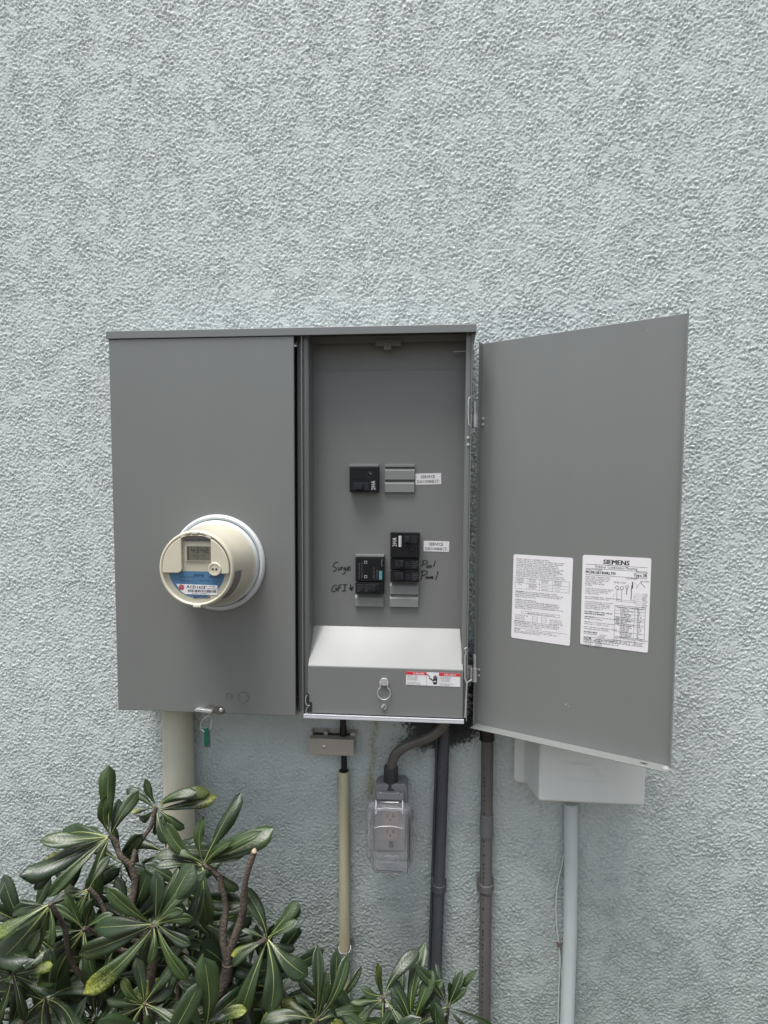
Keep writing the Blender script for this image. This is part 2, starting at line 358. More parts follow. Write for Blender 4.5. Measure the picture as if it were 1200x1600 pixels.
sub(panel, 'breaker_lip', FILL, lambda b: pb(b, 601, 725, 648, 729.6, DF+.0001, DF+.006), .0006)
filler(601, 730.5, 648, 749.8); filler(601, 751, 647.6, 769.5)
# lower right 200 A
o = breaker(610, 832, 655, 871.5, D1, 'black 200A breaker with white sticker above the twin breakers')
sub(o, 'handle', BLACK2, lambda b: (pb(b, 631, 837, 652, 849, c+.0002, c+.001), pb(b, 633, 839, 640, 847, c+.0011, c+.009)), .0007)
sub(o, 'rating_print', WHITE, lambda b: label_text(b, '200A', 619.5, 854, .0125, c+.0006, None, rot=math.pi/2, sx=.68))
sub(o, 'barcode_sticker', [WHITE, INK], lambda b: (pb(b, 623, 837.2, 627, 854.3, c+.0001, c+.0005, 0), label_text(b, 'B200H000', 626.4, 852.8, .0045, c+.0007, 1, rot=math.pi/2)))
sub(o, 'moulding', BLACK2, lambda b: (b.lathe(at(644, 859, -c).x, at(644, 859, -c).z, [(.0022, c), (.002, c+.0008), (.0001, c+.0008)], 20),))
sub(o, 'top_ridge', BLACK2, lambda b: (pb(b, 611, 833.5, 653.5, 834.2, c+.0001, c+.0005),))
# twin breakers (pool panel)
for i, (y0, y1) in enumerate(((872.3, 890.6), (891.2, 910))):
    dd = .017; cc = DF+dd
    o = breaker(610, y0, 654.3, y1, dd)
    sub(o, 'handle', BLACK2, lambda b: (pb(b, 617, y0+3, 631, y1-3, cc+.0001, cc+.0012), pb(b, 625, y0+4, 630.5, y1-4.5, cc+.0013, cc+.008)), .0006)
    sub(o, 'moulding', BLACK2, lambda b: (pb(b, 611, y0+1, 653, y0+1.7, cc+.0001, cc+.0006), b.lathe(at(620, y0+11, -cc).x, at(620, y0+11, -cc).z, [(.0028, cc+.0013), (.0026, cc+.0022), (.0001, cc+.0022)], 20), pb(b, 633, y0+5, 641, y1-4, cc+.0001, cc+.0005)))
    sub(o, 'fine_print', BPRINT, lambda b: [label_text(b, s, 643, y0+6.0+k*3.0, .0036, cc+.0003, None) for k, s in enumerate(('TYPE QP', '120/240V', '50A HACR', 'CU-AL'))])
filler(609, 911, 654.3, 929.4); filler(608.5, 930.6, 653.8, 949.2)
# surge device and GFI breaker
dd = .017; cc = DF+dd
sub(panel, 'breaker_lip', FILL, lambda b: pb(b, 555.5, 866.3, 600, 870.6, DF+.0001, DF+.012), .0006)
b = MB(); pb(b, 555.3, 871.2, 599.8, 909, DF-.01, cc); o = b.build('surge_protector', BLACK, panel, bevel=.0009)
def sg(b):
    for yy in (878.5, 901):
        x_ = 571.4; pb(b, x_-2.2, yy-2.3, x_+2.2, yy+2.3, cc+.0001, cc+.0003, 0); pb(b, x_-1.3, yy-1.4, x_+1.3, yy+1.4, cc+.00031, cc+.0005, 2)
    pb(b, 592.3, 892, 597, 905.6, cc+.0001, cc+.0004, 1)
    for x_, s, y_ in ((562.5, 'SURGE PROTECTIVE', 904), (566.6, 'DEVICE TYPE 2 40KA', 903), (585, 'GREEN LED ON', 905), (590, 'PROTECTED', 905)):
        label_text(b, s, x_, y_, .0036, cc+.0003, 3, rot=math.pi/2)
    b.ribbon([P(597.5, 874, cc), P(596, 879, cc), P(597.2, 885, cc)], .0006, cc, cc+.0003, 0)
sub(o, 'print', [mat('print_grey', (.30, .31, .32), .6), mat('teal_sticker', (.07, .25, .27), .5), BLACK, BPRINT], sg)
o = breaker(555.3, 909.8, 599.4, 928.7, dd, 'black GFI breaker below the surge device')
sub(o, 'handle', BLACK2, lambda b: (pb(b, 579, 912, 592, 926, cc+.0001, cc+.0012), pb(b, 580, 914, 587, 924, cc+.0013, cc+.008), b.lathe(at(589.5, 920.5, -cc).x, at(589.5, 920.5, -cc).z, [(.0025, cc+.0012), (.0023, cc+.0024), (.0001, cc+.0024)], 20)), .0006)
sub(o, 'fine_print', BPRINT, lambda b: [label_text(b, s, x, 914.5+k*3.2, .0036, cc+.0003, None) for x in (557.5, 569.5) for k, s in enumerate(('TYPE GF', '20A 5mA', 'CLASS A', 'TEST'))])
filler(554.5, 929.7, 599.4, 948.5)
# stickers reading SERVICE DISCONNECT
def service(x0, y0, x1, y1, tilt):
    p, q = at(x0, y0, -DF-.0004), at(x1, y1, -DF-.0004); cxx, czz = (p.x+q.x)/2, (p.z+q.z)/2; w_, h_ = (q.x-p.x), (p.z-q.z)
    ct, st = math.cos(tilt), math.sin(tilt); F = Frame((cxx, -DF-.0001, czz), (ct, 0, st), (-st, 0, ct), (0, -1, 0)); b = MB(F)
    rr = .0012; pts = rrect(-w_/2, w_/2, -h_/2, h_/2, rr); b.prism(pts, 0, .0004, 0)
    b.text('SERVICE', -.001, .0014, .0090, .0006, 1, bold=.00012, align='CENTER', fit=w_*.55); b.text('DISCONNECT', -.001, -.0083, .0090, .0006, 1, bold=.00012, align='CENTER', fit=w_*.82)
    b.box(w_/2-.0042, w_/2-.0038, -.010, -.0045, .0004, .00055, 1)
    return b.build('service_label', [WHITE, INK], panel)
def rrect(a0, a1, b0, b1, r, n=4):
    out = []
    for (cx0, cy0, s0) in ((a1-r, b1-r, 0), (a0+r, b1-r, 90), (a0+r, b0+r, 180), (a1-r, b0+r, 270)):
        for i in range(n+1): t = math.radians(s0+90*i/n); out.append((cx0+r*math.cos(t), cy0+r*math.sin(t)))
    return out
service(649.2, 739.6, 689.2, 757, math.radians(1.5)); service(662, 845.2, 701.8, 862, math.radians(-.8))
# marker handwriting (strokes in photograph pixels, read on the dead front)
def smooth_poly(pts, n=6):
    out = []; P_ = [Vector(p) for p in pts]; P_ = [P_[0]]+P_+[P_[-1]]
    for i in range(1, len(P_)-2):
        a, b_, c_, d = P_[i-1:i+3]
        for k in range(n):
            t = k/n; out.append(.5*((2*b_)+(c_-a)*t+(2*a-5*b_+4*c_-d)*t*t+(3*b_-a-3*c_+d)*t**3))
    out.append(P_[-2]); return [(p.x, p.y) for p in out]
Z = lambda x, y: (500+x/5, 700+y/5)
strokes = [
 [Z(143, 893), Z(122, 895), Z(106, 912), Z(104, 925), Z(124, 935), Z(128, 948), Z(118, 960), Z(101, 960)],
 [Z(148, 930), Z(143, 945), Z(150, 955), Z(160, 945), Z(165, 930), Z(163, 952)], [Z(165, 950), Z(172, 932), Z(182, 930)],
 [Z(200, 932), Z(186, 940), Z(190, 952), Z(200, 940), Z(200, 960), Z(190, 980), Z(172, 984)], [Z(210, 945), Z(235, 936), Z(226, 926), Z(212, 938), Z(216, 956), Z(240, 950)],
 [Z(132, 1072), Z(115, 1072), Z(96, 1095), Z(94, 1118), Z(112, 1120), Z(132, 1103), Z(133, 1095), Z(116, 1097)], [Z(133, 1096), Z(134, 1118)],
 [Z(148, 1072), Z(143, 1120)], [Z(147, 1072), Z(172, 1066)], [Z(145, 1092), Z(165, 1090)],
 [Z(180, 1068), Z(212, 1066)], [Z(197, 1067), Z(190, 1116)], [Z(172, 1118), Z(205, 1114)],
 [Z(238, 1064), Z(247, 1112)], [Z(228, 1092), Z(247, 1113)], [Z(260, 1080), Z(248, 1114)], [Z(236, 1088), Z(248, 1112), Z(254, 1086)],
 [Z(808, 880), Z(802, 905), Z(795, 926)], [Z(800, 884), Z(825, 880), Z(840, 890), Z(832, 904), Z(806, 908)], [Z(840, 918), Z(832, 926), Z(838, 935), Z(850, 928), Z(846, 918), Z(840, 918)],
 [Z(862, 916), Z(854, 926), Z(862, 934), Z(872, 924), Z(862, 916)], [Z(902, 880), Z(894, 905), Z(888, 930)],
 [Z(802, 962), Z(797, 995), Z(788, 1034)], [Z(790, 968), Z(812, 958), Z(838, 966), Z(832, 984), Z(800, 998)], [Z(842, 1004), Z(828, 1010), Z(832, 1020), Z(844, 1008), Z(846, 1020)],
 [Z(850, 1020), Z(854, 1006), Z(860, 1018)], [Z(860, 1018), Z(870, 1004), Z(872, 1018), Z(880, 1010), Z(878, 1003), Z(873, 1014), Z(884, 1020)], [Z(922, 964), Z(912, 1000), Z(904, 1032)]]
b = MB()
for st in strokes:
    pts = smooth_poly([P(x, y, DF) for x, y in st]); n = len(pts)
    b.ribbon(pts, [.0023+.0008*math.sin(i*.9)*.5 for i in range(n)], DF, DF+.00035+.00005*(strokes.index(st) % 3))
wr = b.build('marker_writing', INK, panel)

# lower wiring cover
b = MB(); xl0, xl1, xr0, xr1 = .0375, .0392, .3500, .3556
zt_, ze_, zb_ = at(600, 979, -DF).z, at(600, 1044, -CF+.002).z, ZB+.006
cb, cf = DF+.0005, CF-.002
V = [(xl0, zt_, cb), (xr0, zt_, cb), (xl1, ze_, cf), (xr1, ze_, cf), (xl1, zb_, cf), (xr1, zb_, cf), (xl0, zb_, cb), (xr0, zb_, cb)]
b.add([WF(*v) for v in V], [(0, 2, 3, 1), (2, 4, 5, 3), (4, 6, 7, 5), (0, 6, 4, 2), (1, 3, 5, 7), (0, 1, 7, 6)])
wc = b.build('wiring_cover', GREY, panel, bevel=.0015, seg=3)
b = MB(); b.box(aL+.003, XR-.006, ZB-.0025, ZB+.0025, .10, CF+.006); b.box(aL+.003, XR-.006, ZB+.0026, ZB+.0062, CF+.0025, CF+.006)
b.build('bottom_lip', mat('pale_edge', (.50, .51, .53), .4, var=(30, .3, (.42, .43, .44))), panel, bevel=.0008)
c = cf
sub(wc, 'pull_tab', STEEL, lambda b: b.prism(rrect(at(595, 1066, -c).x, at(606, 1066, -c).x, at(600, 1071, -c).z, at(600, 1059, -c).z, .005), c+.0005, c+.0045), .001)
b = MB(); ctr = at(600, 1083, -c-.006); pts = []
for i in range(29):
    t = math.radians(125+ (i/28)*290)*1.0; pts.append(ctr + Vector((math.cos(t)*.0130, 0, math.sin(t)*.0135)))
tp = [at(594, 1064, -c-.004), at(594, 1069, -c-.006)]; tq = [at(606, 1069, -c-.006), at(606, 1064, -c-.004)]
b.tube(tp + pts + tq, .0012, 8); b.build('pull_ring', STEEL, wc, smooth=True)
b = MB(); p = at(600, 1104.5, -c); b.lathe(p.x, p.z, [(.0058, c+.0002), (.0060, c+.0015), (.0052, c+.0034), (.0001, c+.0040)], 24)
k = Frame((p.x, -c-.0040, p.z), (math.cos(.9), 0, math.sin(.9)), (-math.sin(.9), 0, math.cos(.9)), (0, -1, 0)); b2 = MB(k); b2.box(-.005, .005, -.0008, .0008, -.001, .0004, 1); b.add(b2.v, b2.f, 1)
b.build('screw', [STEEL, INK], wc, smooth=True)
# DANGER / PELIGRO label
pA, pB = at(634.6, 1048.5, -c), at(719, 1071.5, -c); w_, h_ = pB.x-pA.x, at(640, 1048.5, -c).z-at(640, 1069.3, -c).z
F = Frame((pA.x, -c-.0002, pA.z-h_-.0005), (1, 0, -.012), (0, 0, 1), (0, -1, 0)); b = MB(F)
b.box(0, w_, 0, h_, 0, .0003, 0)
wa = w_*.378; wb = w_*.612
b.box(0, wa, h_*.76, h_, .0003, .0004, 2); b.box(wb, w_, h_*.76, h_, .0003, .0004, 2); b.box(wa, wa+.0004, 0, h_, .0003, .0004, 3); b.box(wb-.0004, wb, 0, h_, .0003, .0004, 3)
b.text('DANGER', wa*.36, h_*.80, .0058, .0006, 0, bold=.0001, fit=wa*.52); b.text('PELIGRO', wb+wa*.24, h_*.80, .0058, .0006, 0, bold=.0001, fit=wa*.58)
for i, s_ in enumerate(('Hazardous voltage.', 'Will cause death', 'or serious injury or', 'property damage.', '', 'Turn off and lock out', 'power before working.')): b.text(s_, .002, h_*(.66-.1*i), .0031, .0006, 1, sx=.95)
for i, s_ in enumerate(('Tension peligrosa.', 'Causara la muerte', 'o lesiones graves', 'o dano material.', '', 'Desconecte y bloquee', 'antes de trabajar.')): b.text(s_, wb+.002, h_*(.66-.1*i), .0031, .0006, 1, sx=.95)
# hand and shock arrow pictogram
hx, hz, u_ = (wa+wb)/2+.004, h_*.38, h_*.062
b.prism([(hx+x*u_, hz+y*u_) for x, y in ((-3, 1), (-1.6, -4.4), (2.2, -4.4), (2.8, -2), (2.8, 2.2), (-1.6, 2.2))], .0003, .00045, 1)
for i, (x0_, y1_) in enumerate(((-1.6, 5.8), (-.4, 6.9), (.8, 6.5), (2.0, 5.2))): b.prism(rrect(hx+x0_*u_, hx+(x0_+1.0)*u_, hz+1.5*u_, hz+y1_*u_, .4*u_), .0003, .00046, 1)
b.ribbon([(hx-2.6*u_, hz+.5*u_), (hx-4.2*u_, hz+1.8*u_), (hx-5.0*u_, hz+3.2*u_)], 1.3*u_, 0, .00047, 1)
b.ribbon([(hx-9.5*u_, hz+8*u_), (hx-6*u_, hz+4.6*u_), (hx-7*u_, hz+3*u_), (hx-3.6*u_, hz+1*u_)], .9*u_, 0, .0005, 1)
b.prism([(hx-3.2*u_, hz-.2*u_), (hx-1*u_, hz-.6*u_), (hx+.2*u_, hz+.1*u_), (hx+2*u_, hz-1*u_), (hx+1*u_, hz-1.3*u_), (hx-.6*u_, hz-1.4*u_)], .00046, .0006, 0)
b.build('danger_label', [WHITE, INK, RED, GINK], wc)
# black notch and spring at the cover's lower left
b = MB(); pb(b, 478.5, 1084, 483, 1112, c-.02, c+.0012); pb(b, 483, 1097, 487.5, 1112, c-.02, c+.0011); b.build('notch', INK, wc)
b = MB(); b.tube([at(x, y, -c-.006) for x, y in ((480, 1086), (477.5, 1090), (477.5, 1098), (480, 1102), (484, 1102), (480, 1106), (478, 1112), (479, 1119), (481, 1114))], .0009, 6); b.build('latch_spring', STEEL, panel, smooth=True)

# ------------------------------------------------------------------ door
XH, YH, ANG, DW, ZDT, ZDB = .3839, .0821, .5078, .3768, 1.8154, 1.0396
DFR = Frame((XH, -YH, 0), (math.cos(ANG), -math.sin(ANG), 0), (0, 0, 1), (-math.sin(ANG), -math.cos(ANG), 0))
def dp(px, py, c=0):
    p = ray_plane(px, py, DFR(0, 0, c), DFR.n); a, b_, _ = DFR.inv(p); return a, b_
b = MB(DFR); fl = .016
b.box(0, DW, ZDB, ZDT, -.0015, 0)
b.box(-.0001, .0014, ZDB+.002, ZDT+.001, .0001, .013)
b.box(DW-.0014, DW+.0001, ZDB+.002, ZDT+.004, .0001, .011)
door = b.build('door', GREY, panel, bevel=.0005)
b = MB(DFR); b.box(.0015, DW-.0015, ZDB, ZDB+.0015, .0001, .0290)
fo = b.build('bottom_flange', GREY, door, bevel=.0004)
a_, b_ = dp(1006, 1196, .012)
b = MB(DFR)
b.add([DFR(a_+.0065*math.cos(t*math.pi/8), ZDB+.0017, .0135+.0035*math.sin(t*math.pi/8)) for t in range(16)], [tuple(range(16))])
b.build('slot', INK, door)
a2, _ = dp(1040, 1205, .012)
b = MB(DFR); b.box(a2-.006, a2+.006, ZDB+.0016, ZDB+.0020, .005, .020); b.build('scuff', mat('bare_scuff', (.10, .10, .10), .6, var=(200, 1, (.45, .46, .47))), door)
def crn(px, py):
    return dp(px, py, .0004)
# left text label
def sticker(tl, tr, bl, br, fn):
    TL, TR, BL, BR = crn(*tl), crn(*tr), crn(*bl), crn(*br)
    a0, a1 = (TL[0]+BL[0])/2, (TR[0]+BR[0])/2; b1, b0 = (TL[1]+TR[1])/2, (BL[1]+BR[1])/2
    rotv = math.atan2(((TR[1]-TL[1])+(BR[1]-BL[1]))/2, a1-a0)
    u2 = DFR.u*math.cos(rotv)+DFR.v*math.sin(rotv); v2 = DFR.v*math.cos(rotv)-DFR.u*math.sin(rotv)
    F = Frame(DFR(a0, b0-(math.sin(rotv)*(a1-a0))/2, .0002), u2, v2, DFR.n); b = MB(F); W_, H_ = a1-a0, b1-b0
    b.prism(rrect(0, W_, 0, H_, .0035), 0, .0003, 0); fn(b, W_, H_); return b.build('label_sticker', [WHITE, INK, GINK], door)
def para(b, lines, x, y, size, lead, mi=2, **k):
    for i, s_ in enumerate(lines):
        if s_: b.text(s_, x, y-i*lead, size, .0005, mi, **k)
    return y-len(lines)*lead
def rect_outline(b, x0, x1, y0, y1, t=.0004):
    for (p0, p1, q0, q1) in ((x0, x1, y0, y0+t), (x0, x1, y1-t, y1), (x0, x0+t, y0, y1), (x1-t, x1, y0, y1)): b.box(p0, p1, q0, q1, .0003, .00042, 2)
_words = 'THE OF UNIT WITH RATED AND BREAKER SHORT CIRCUIT CURRENT AMPERES VOLTS MAXIMUM TYPE LISTED BRANCH MAIN SUPPLY SYSTEM FOR USE PER SERVICE EQUIPMENT METER SOCKET WIRE NEUTRAL LUGS PANEL LOAD IN ON IS BE INSTALLED CONDUCTORS TORQUE COPPER ALUMINUM'.split()
rt = random.Random(3)
def filler_line(n):
    s_ = ''
    while len(s_) < n: s_ += rt.choice(_words)+' '
    return s_[:n].rstrip()
def left_label(b, W_, H_):
    F0 = b.fr; k_ = .78; b.fr = Frame(F0.o+F0.v*(H_*(1-k_)*1.0), F0.u, F0.v*k_, F0.n)
    m = W_*.05; sz = .0040; fw = (W_*.9)/(.0040*.62*46); wch = 46
    y = H_*.925; b.text('SHORT CIRCUIT CURRENT RATING', m, y, .0044, .0005, 1, sx=.95)
    y = para(b, [filler_line(wch-rt.randint(0, 5)) for _ in range(10)], m, y-.0043, sz, .0043, sx=fw)
    ty1 = y+.0015; ty0 = ty1-H_*.165; rect_outline(b, m-.001, W_-m+.001, ty0, ty1)
    for f_ in (.22, .46, .70): b.box(m+(W_-2*m)*f_, m+(W_-2*m)*f_+.0003, ty0, ty1, .0003, .00042, 2)
    b.box(m, W_-m, ty1-H_*.075, ty1-H_*.075+.0003, .0003, .00042, 2); b.box(m+(W_-2*m)*.46, W_-m, ty0+H_*.045, ty0+H_*.045+.0003, .0003, .00042, 2)
    cols = [m+(W_-2*m)*f_ for f_ in (.01, .24, .48, .72)]
    for j, cx0 in enumerate(cols):
        para(b, [filler_line(10) for _ in range(4 if j in (0, 3) else 3)], cx0+.0012, ty1-.0033, .0030, .0031, sx=.85)
    para(b, [filler_line(11) for _ in range(4)], cols[1]+.0012, ty1-H_*.075-.003, .0030, .0030, sx=.85)
    b.text('200A', cols[0]+.004, ty0+.010, .0036, .0005, 2); b.text('QP OR QT', cols[2]+.002, ty0+.0100, .0032, .0005, 2, sx=.9); b.text('QN4 QNR', cols[2]+.002, ty0+.002, .0032, .0005, 2, sx=.9)
    b.text('10,000', cols[3]+.004, ty0+.010, .0032, .0005, 2); b.text('22,000', cols[3]+.004, ty0+.002, .0032, .0005, 2)
    y = ty0-.0085; b.text('WARNING:', m, y, .0044, .0005, 1, bold=.0001, sx=.85); b.text(filler_line(33), m+.020, y, sz, .0005, 2, sx=fw)
    y = para(b, [filler_line(46), filler_line(46), filler_line(20)], m, y-.0043, sz, .0043, sx=fw) - .004
    b.text('GENERAL INFORMATION:', m, y, .0042, .0005, 1, sx=.9); y = para(b, [filler_line(rt.randint(40, 46)) for _ in range(4)]+[filler_line(18)], m, y-.0043, sz, .0043, sx=fw)
    y -= .006; rect_outline(b, W_*.17, W_*.82, y-.0012, y+.0055); b.text('GRAPHICS FOR TOP TWISTOUTS', W_*.5, y, .0044, .0005, 1, align='CENTER', sx=.85)
    for x0 in (.36, .51): rect_outline(b, W_*x0, W_*(x0+.09), y-.0165, y-.0055); b.box(W_*x0, W_*(x0+.09), y-.0112, y-.0108, .0003, .00042, 2)
    para(b, ['LEFT TWISTOUTS ARE', 'ALL FOR USE IN', 'BREAKERS ONLY'], W_*.06, y-.0075, .0036, .0045, sx=.75); para(b, ['RIGHT TWISTOUTS', 'ONLY WITH QP OR', 'TWO POLE BREAKERS'], W_*.65, y-.0105, .0036, .0045, sx=.75)
    y -= .0225; b.text('IMPORTANT:', m, y, .0044, .0005, 1, bold=.0001, sx=.85); b.text(filler_line(31), m+.022, y, sz, .0005, 2, sx=fw)
    y = para(b, [filler_line(46), filler_line(44), filler_line(26)], m, y-.0043, sz, .0043, sx=fw)
    b.box(m, W_-m, y+.0005, y+.0009, .0003, .00042, 1); b.text('NOTES:', m, y-.004, .0042, .0005, 1, bold=.0001, sx=.9); b.text(filler_line(30), W_*.25, y-.0045, .0033, .0005, 2)
    para(b, [filler_line(56), filler_line(30)], m, y-.0085, .0032, .0034, sx=fw)
def right_label(b, W_, H_):
    m = W_*.05
    b.text('SIEMENS', W_*.5, H_*.912, .0120, .0005, 1, bold=.0005, align='CENTER', fit=W_*.38)
    b.box(m, W_-m, H_*.898, H_*.898+.0005, .0003, .00042, 1)
    b.text('Outdoor Combination Metering', W_*.5, H_*.865, .0075, .0005, 1, align='CENTER', fit=W_*.62)
    b.box(m, W_-m, H_*.853, H_*.853+.0005, .0003, .00042, 1)
    b.text('CATALOG NUMBER', m, H_*.835, .0034, .0005, 2); b.text('ENCLOSURE', W_*.80, H_*.835, .0034, .0005, 2)
    b.text('MC0816B1400RLTM', m, H_*.798, .0078, .0005, 1, bold=.0002, fit=W_*.44); b.text('Type 3R', W_*.76, H_*.798, .0080, .0005, 1, bold=.0002, fit=W_*.19)
    b.box(m, W_-m, H_*.782, H_*.782+.0005, .0003, .00042, 1)
    F0 = b.fr; k_ = .76; b.fr = Frame(F0.o+F0.v*(H_*.76*(1-k_)), F0.u, F0.v*k_, F0.n)
    sz, ld, sx_ = .0043, .0048, .98; y = H_*.755
    fl_ = lambda n: filler_line(n)
    for blk in ([fl_(22), fl_(20), fl_(22), fl_(17), fl_(20), 'SYSTEM.'], [fl_(24), fl_(22), fl_(18), 'CONDUCTORS.'], ['FOR OVERHEAD AND UNDERGROUND', 'SERVICE. SURFACE MOUNT.'], ['FOR INSTALLATION OF A MAIN', fl_(22), fl_(24), fl_(21), fl_(18)]):
        y = para(b, blk, m, y, sz*.88, ld*.86, sx=.95) - .0038
    y = para(b, ['SUITABLE ONLY FOR USE AS', 'SERVICE EQUIPMENT.'], m, y, .0044, .0050, mi=1, bold=.00015, sx=.9)-.003
    b.text('CAUTION:', m, y, .0044, .0005, 1, bold=.0002, sx=.9); b.text('CIRCUIT MAY BE FED WITH', m+.019, y, .0038, .0005, 2, sx=.85); y = para(b, ['METER MOUNTING.'], m, y-.0048, .0042, .0048, sx=.9)-.003
    for blk in (['TERMINALS SUITABLE FOR USE WITH', '60/75C AL-CU CONDUCTORS.'], ['MUST USE BRANCH BREAKERS SUPPLIED', 'FOR WIRE SIZE AND TORQUE.']): y = para(b, blk, m, y, .0039, .0046, sx=.85)-.003
    b.text('ACCESSORIES', m, y, .0044, .0005, 1, bold=.0002, sx=.9)
    y = para(b, ['KIT AVAILABLE     ECPLK2', '                          ECMHK'], m, y-.0045, .0040, .0045, sx=.9)-.003
    y = para(b, ['HUB SIZE      ORDER FROM HS SERIES', '1" HUB          EC38587', '1 1/4 HUB       EC38588', '1 1/2 HUB       EC38594', '2" HUB          EC38595'], m, y, .0040, .0044, sx=.85)
    b.fr = F0
    # wiring diagram
    def ln(pts, t=.0005): b.ribbon([(W_*x, H_*y_) for x, y_ in pts], t*.6, 0, .0005, 2)
    for cx0 in (.53, .60): b.lathe(W_*cx0, H_*.665, [(.0032, .0004), (.0032, .0005), (.0026, .0005)], 16, mi=2, cap=False)
    b.lathe(W_*.67, H_*.68, [(.0026, .0004), (.0026, .0005), (.0020, .0005)], 16, mi=2, cap=False)
    for x in (.53, .60): ln([(x, .65), (x, .52)], .0009)
    ln([(.53, .645), (.60, .645)]); ln([(.50, .60), (.47, .56)]); ln([(.53, .52), (.82, .52)]); ln([(.53, .535), (.80, .54)])
    ln([(.75, .74), (.75, .67)], .003); ln([(.74, .70), (.735, .55)], .002); ln([(.67, .665), (.67, .60)], .0016); ln([(.66, .60), (.70, .72)])
    ln([(.78, .73), (.83, .68), (.80, .67), (.86, .74)]); ln([(.86, .74), (.93, .69)], .0012); b.text('NEUTRAL', W_*.86, H_*.745, .0034, .0005, 2); b.text('EQUIPMENT', W_*.66, H_*.765, .0036, .0005, 2); b.text('METER SOCKET', W_*.48, H_*.715, .0034, .0005, 2, sx=.9)
    for i in range(8):
        yy = .615-.02*i; ln([(.80-.01*(i % 3), yy), (.88, yy)], .0004); b.text(rt.choice(('1 POLE', 'MAIN', '2 POLE', '12 14', '22 24')), W_*.89, H_*(yy-.005), .0036, .0005, 2, sx=.8)
    ln([(.79, .62), (.79, .52)], .0004); ln([(.77, .60), (.77, .52)], .0004)
    # torque table
    x0, x1, y0, y1 = W_*.505, W_*.945, H_*.135, H_*.475
    rect_outline(b, x0, x1, y0, y1, .0005); b.box(W_*.79, W_*.79+.0004, y0, y1, .0003, .00042, 2)
    nrow = 19
    b.text('TERMINAL TORQUES', x0+.004, y1-.0050, .0042, .0005, 1, sx=.95); b.text('TORQUE', W_*.80, y1-.0050, .0038, .0005, 1, sx=.9)
    for i in range(1, nrow):
        yy = y1-(y1-y0)*i/nrow
        if i in (1, 3, 5, 7, 8, 9, 11, 12, 16): b.box(x0, x1, yy, yy+.0003, .0003, .00041, 2)
        b.text(filler_line(rt.randint(8, 13)), x0+.010, yy-.0048, .0036, .0005, 2, sx=.9); b.text(rt.choice(('50', '35 40', '275', '250', '20 25', '45')), W_*.83, yy-.0048, .0036, .0005, 2)
        if 5 < i < 11: b.text('WIRE', x0+.002, yy-.0048, .0036, .0005, 1, sx=.8)
    para(b, ['CONDUCTORS TIGHTENED CORRECTLY', 'SEE NOTE        15 OR 30 PCT'], x0-.002, H_*.112, .0038, .0045, sx=.85)
    b.box(m, W_-m, H_*.092, H_*.092+.0004, .0003, .00042, 1)
    b.text('NOTES:', m, H_*.072, .0044, .0005, 1, bold=.0001); b.text(filler_line(28), W_*.25, H_*.070, .0035, .0005, 2); b.text('A     14985 REV', W_*.72, H_*.070, .0036, .0005, 2); para(b, [filler_line(60), filler_line(36)], m, H_*.052, .0034, .0036, sx=.95)
sticker((801, 866), (894, 871.5), (799, 996), (890.5, 1009.6), left_label)
sticker((910, 866.5), (1017, 872.5), (907, 1006.5), (1013, 1020), right_label)
# small scratches on the door
b = MB(DFR)
for (x, y, r_) in ((883, 1101, .002), (887, 1104, .0014), (1011, 517, .0012)):
    a, bb = dp(x, y); b.ribbon([(a, bb), (a+r_, bb+r_*.4), (a+r_*1.6, bb+r_*1.7)], r_*.6, 0, .0003)
b.build('chip', mat('chipped_paint', (.40, .41, .41), .6), door)['kind'] = 'stuff'

# hinges
def hinge(yt, yk0, yk1, bright):
    hi = MB(); Yh = .100
    t0, k0, k1 = at(741.5, yt, -Yh), at(741.5, yk0, -Yh), at(741.5, yk1, -Yh)
    hi.tube([t0+Vector((0, 0, .0005)), t0, k0], [.0022, .0032, .0032], 14)
    hi.tube([k0, k1], [.0052, .0052], 18)
    o = hi.build('hinge', STEEL, panel, smooth=True)
    b = MB(); b.box(k0.x-.009, k0.x-.0052, k1.z, k0.z, .085, Yh+.004); b.box(XR+.0005, k0.x-.004, k1.z+.001, k0.z-.001, .07, .088); b.build('leaf_plate', STEEL, o, bevel=.0006)
    b = MB(); e = DFR(.0, 0, .006); b.add([(k0.x+.0045, -Yh+.002, k1.z), (k0.x+.0045, -Yh+.002, k0.z), (e.x, e.y, k0.z), (e.x, e.y, k1.z), (k0.x+.0045, -Yh, k1.z), (k0.x+.0045, -Yh, k0.z), (e.x, e.y-.002, k0.z), (e.x, e.y-.002, k1.z)], [(0, 1, 2, 3), (4, 7, 6, 5), (0, 3, 7, 4), (1, 5, 6, 2), (0, 4, 5, 1), (2, 6, 7, 3)]); b.build('leaf_plate', STEEL, o)
    for dz in (.3, .75):
        b = MB(DFR); zz = k1.z+(k0.z-k1.z)*dz; b.lathe(.0042+.0015, zz, [(.0030, .0001), (.0028, .0016), (.0001, .0024)], 14); b.build('screw', STEEL, o, smooth=True)
    return o
hinge(628, 648, 668, 0); hinge(1023, 1044, 1065, 1)
b = MB(); Yw = .128
b.tube([at(x, y, -Yw) for x, y in ((729.5, 1012), (726, 1013.5), (727.5, 1016), (728.5, 1021), (727, 1024), (726.5, 1040), (726.5, 1060), (729.5, 1068), (728.3, 1090), (727.5, 1112), (727, 1121))], .0016, 8)
b.tube([at(x, y, -Yw) for x, y in ((729.5, 1068), (733, 1064), (737, 1062))], .0012, 8)
b.build('door_stay', STEEL, panel, smooth=True)
b = MB(); b.tube([at(x, y, -Yw) for x, y in ((735, 620), (732, 624), (731.5, 640), (732, 662), (734, 665))], .0012, 8)
b.tube([at(x, y, -.11) for x, y in ((742, 669), (739, 674), (736, 677))], .0012, 8); b.build('door_stay', STEEL, panel, smooth=True)
b = MB()
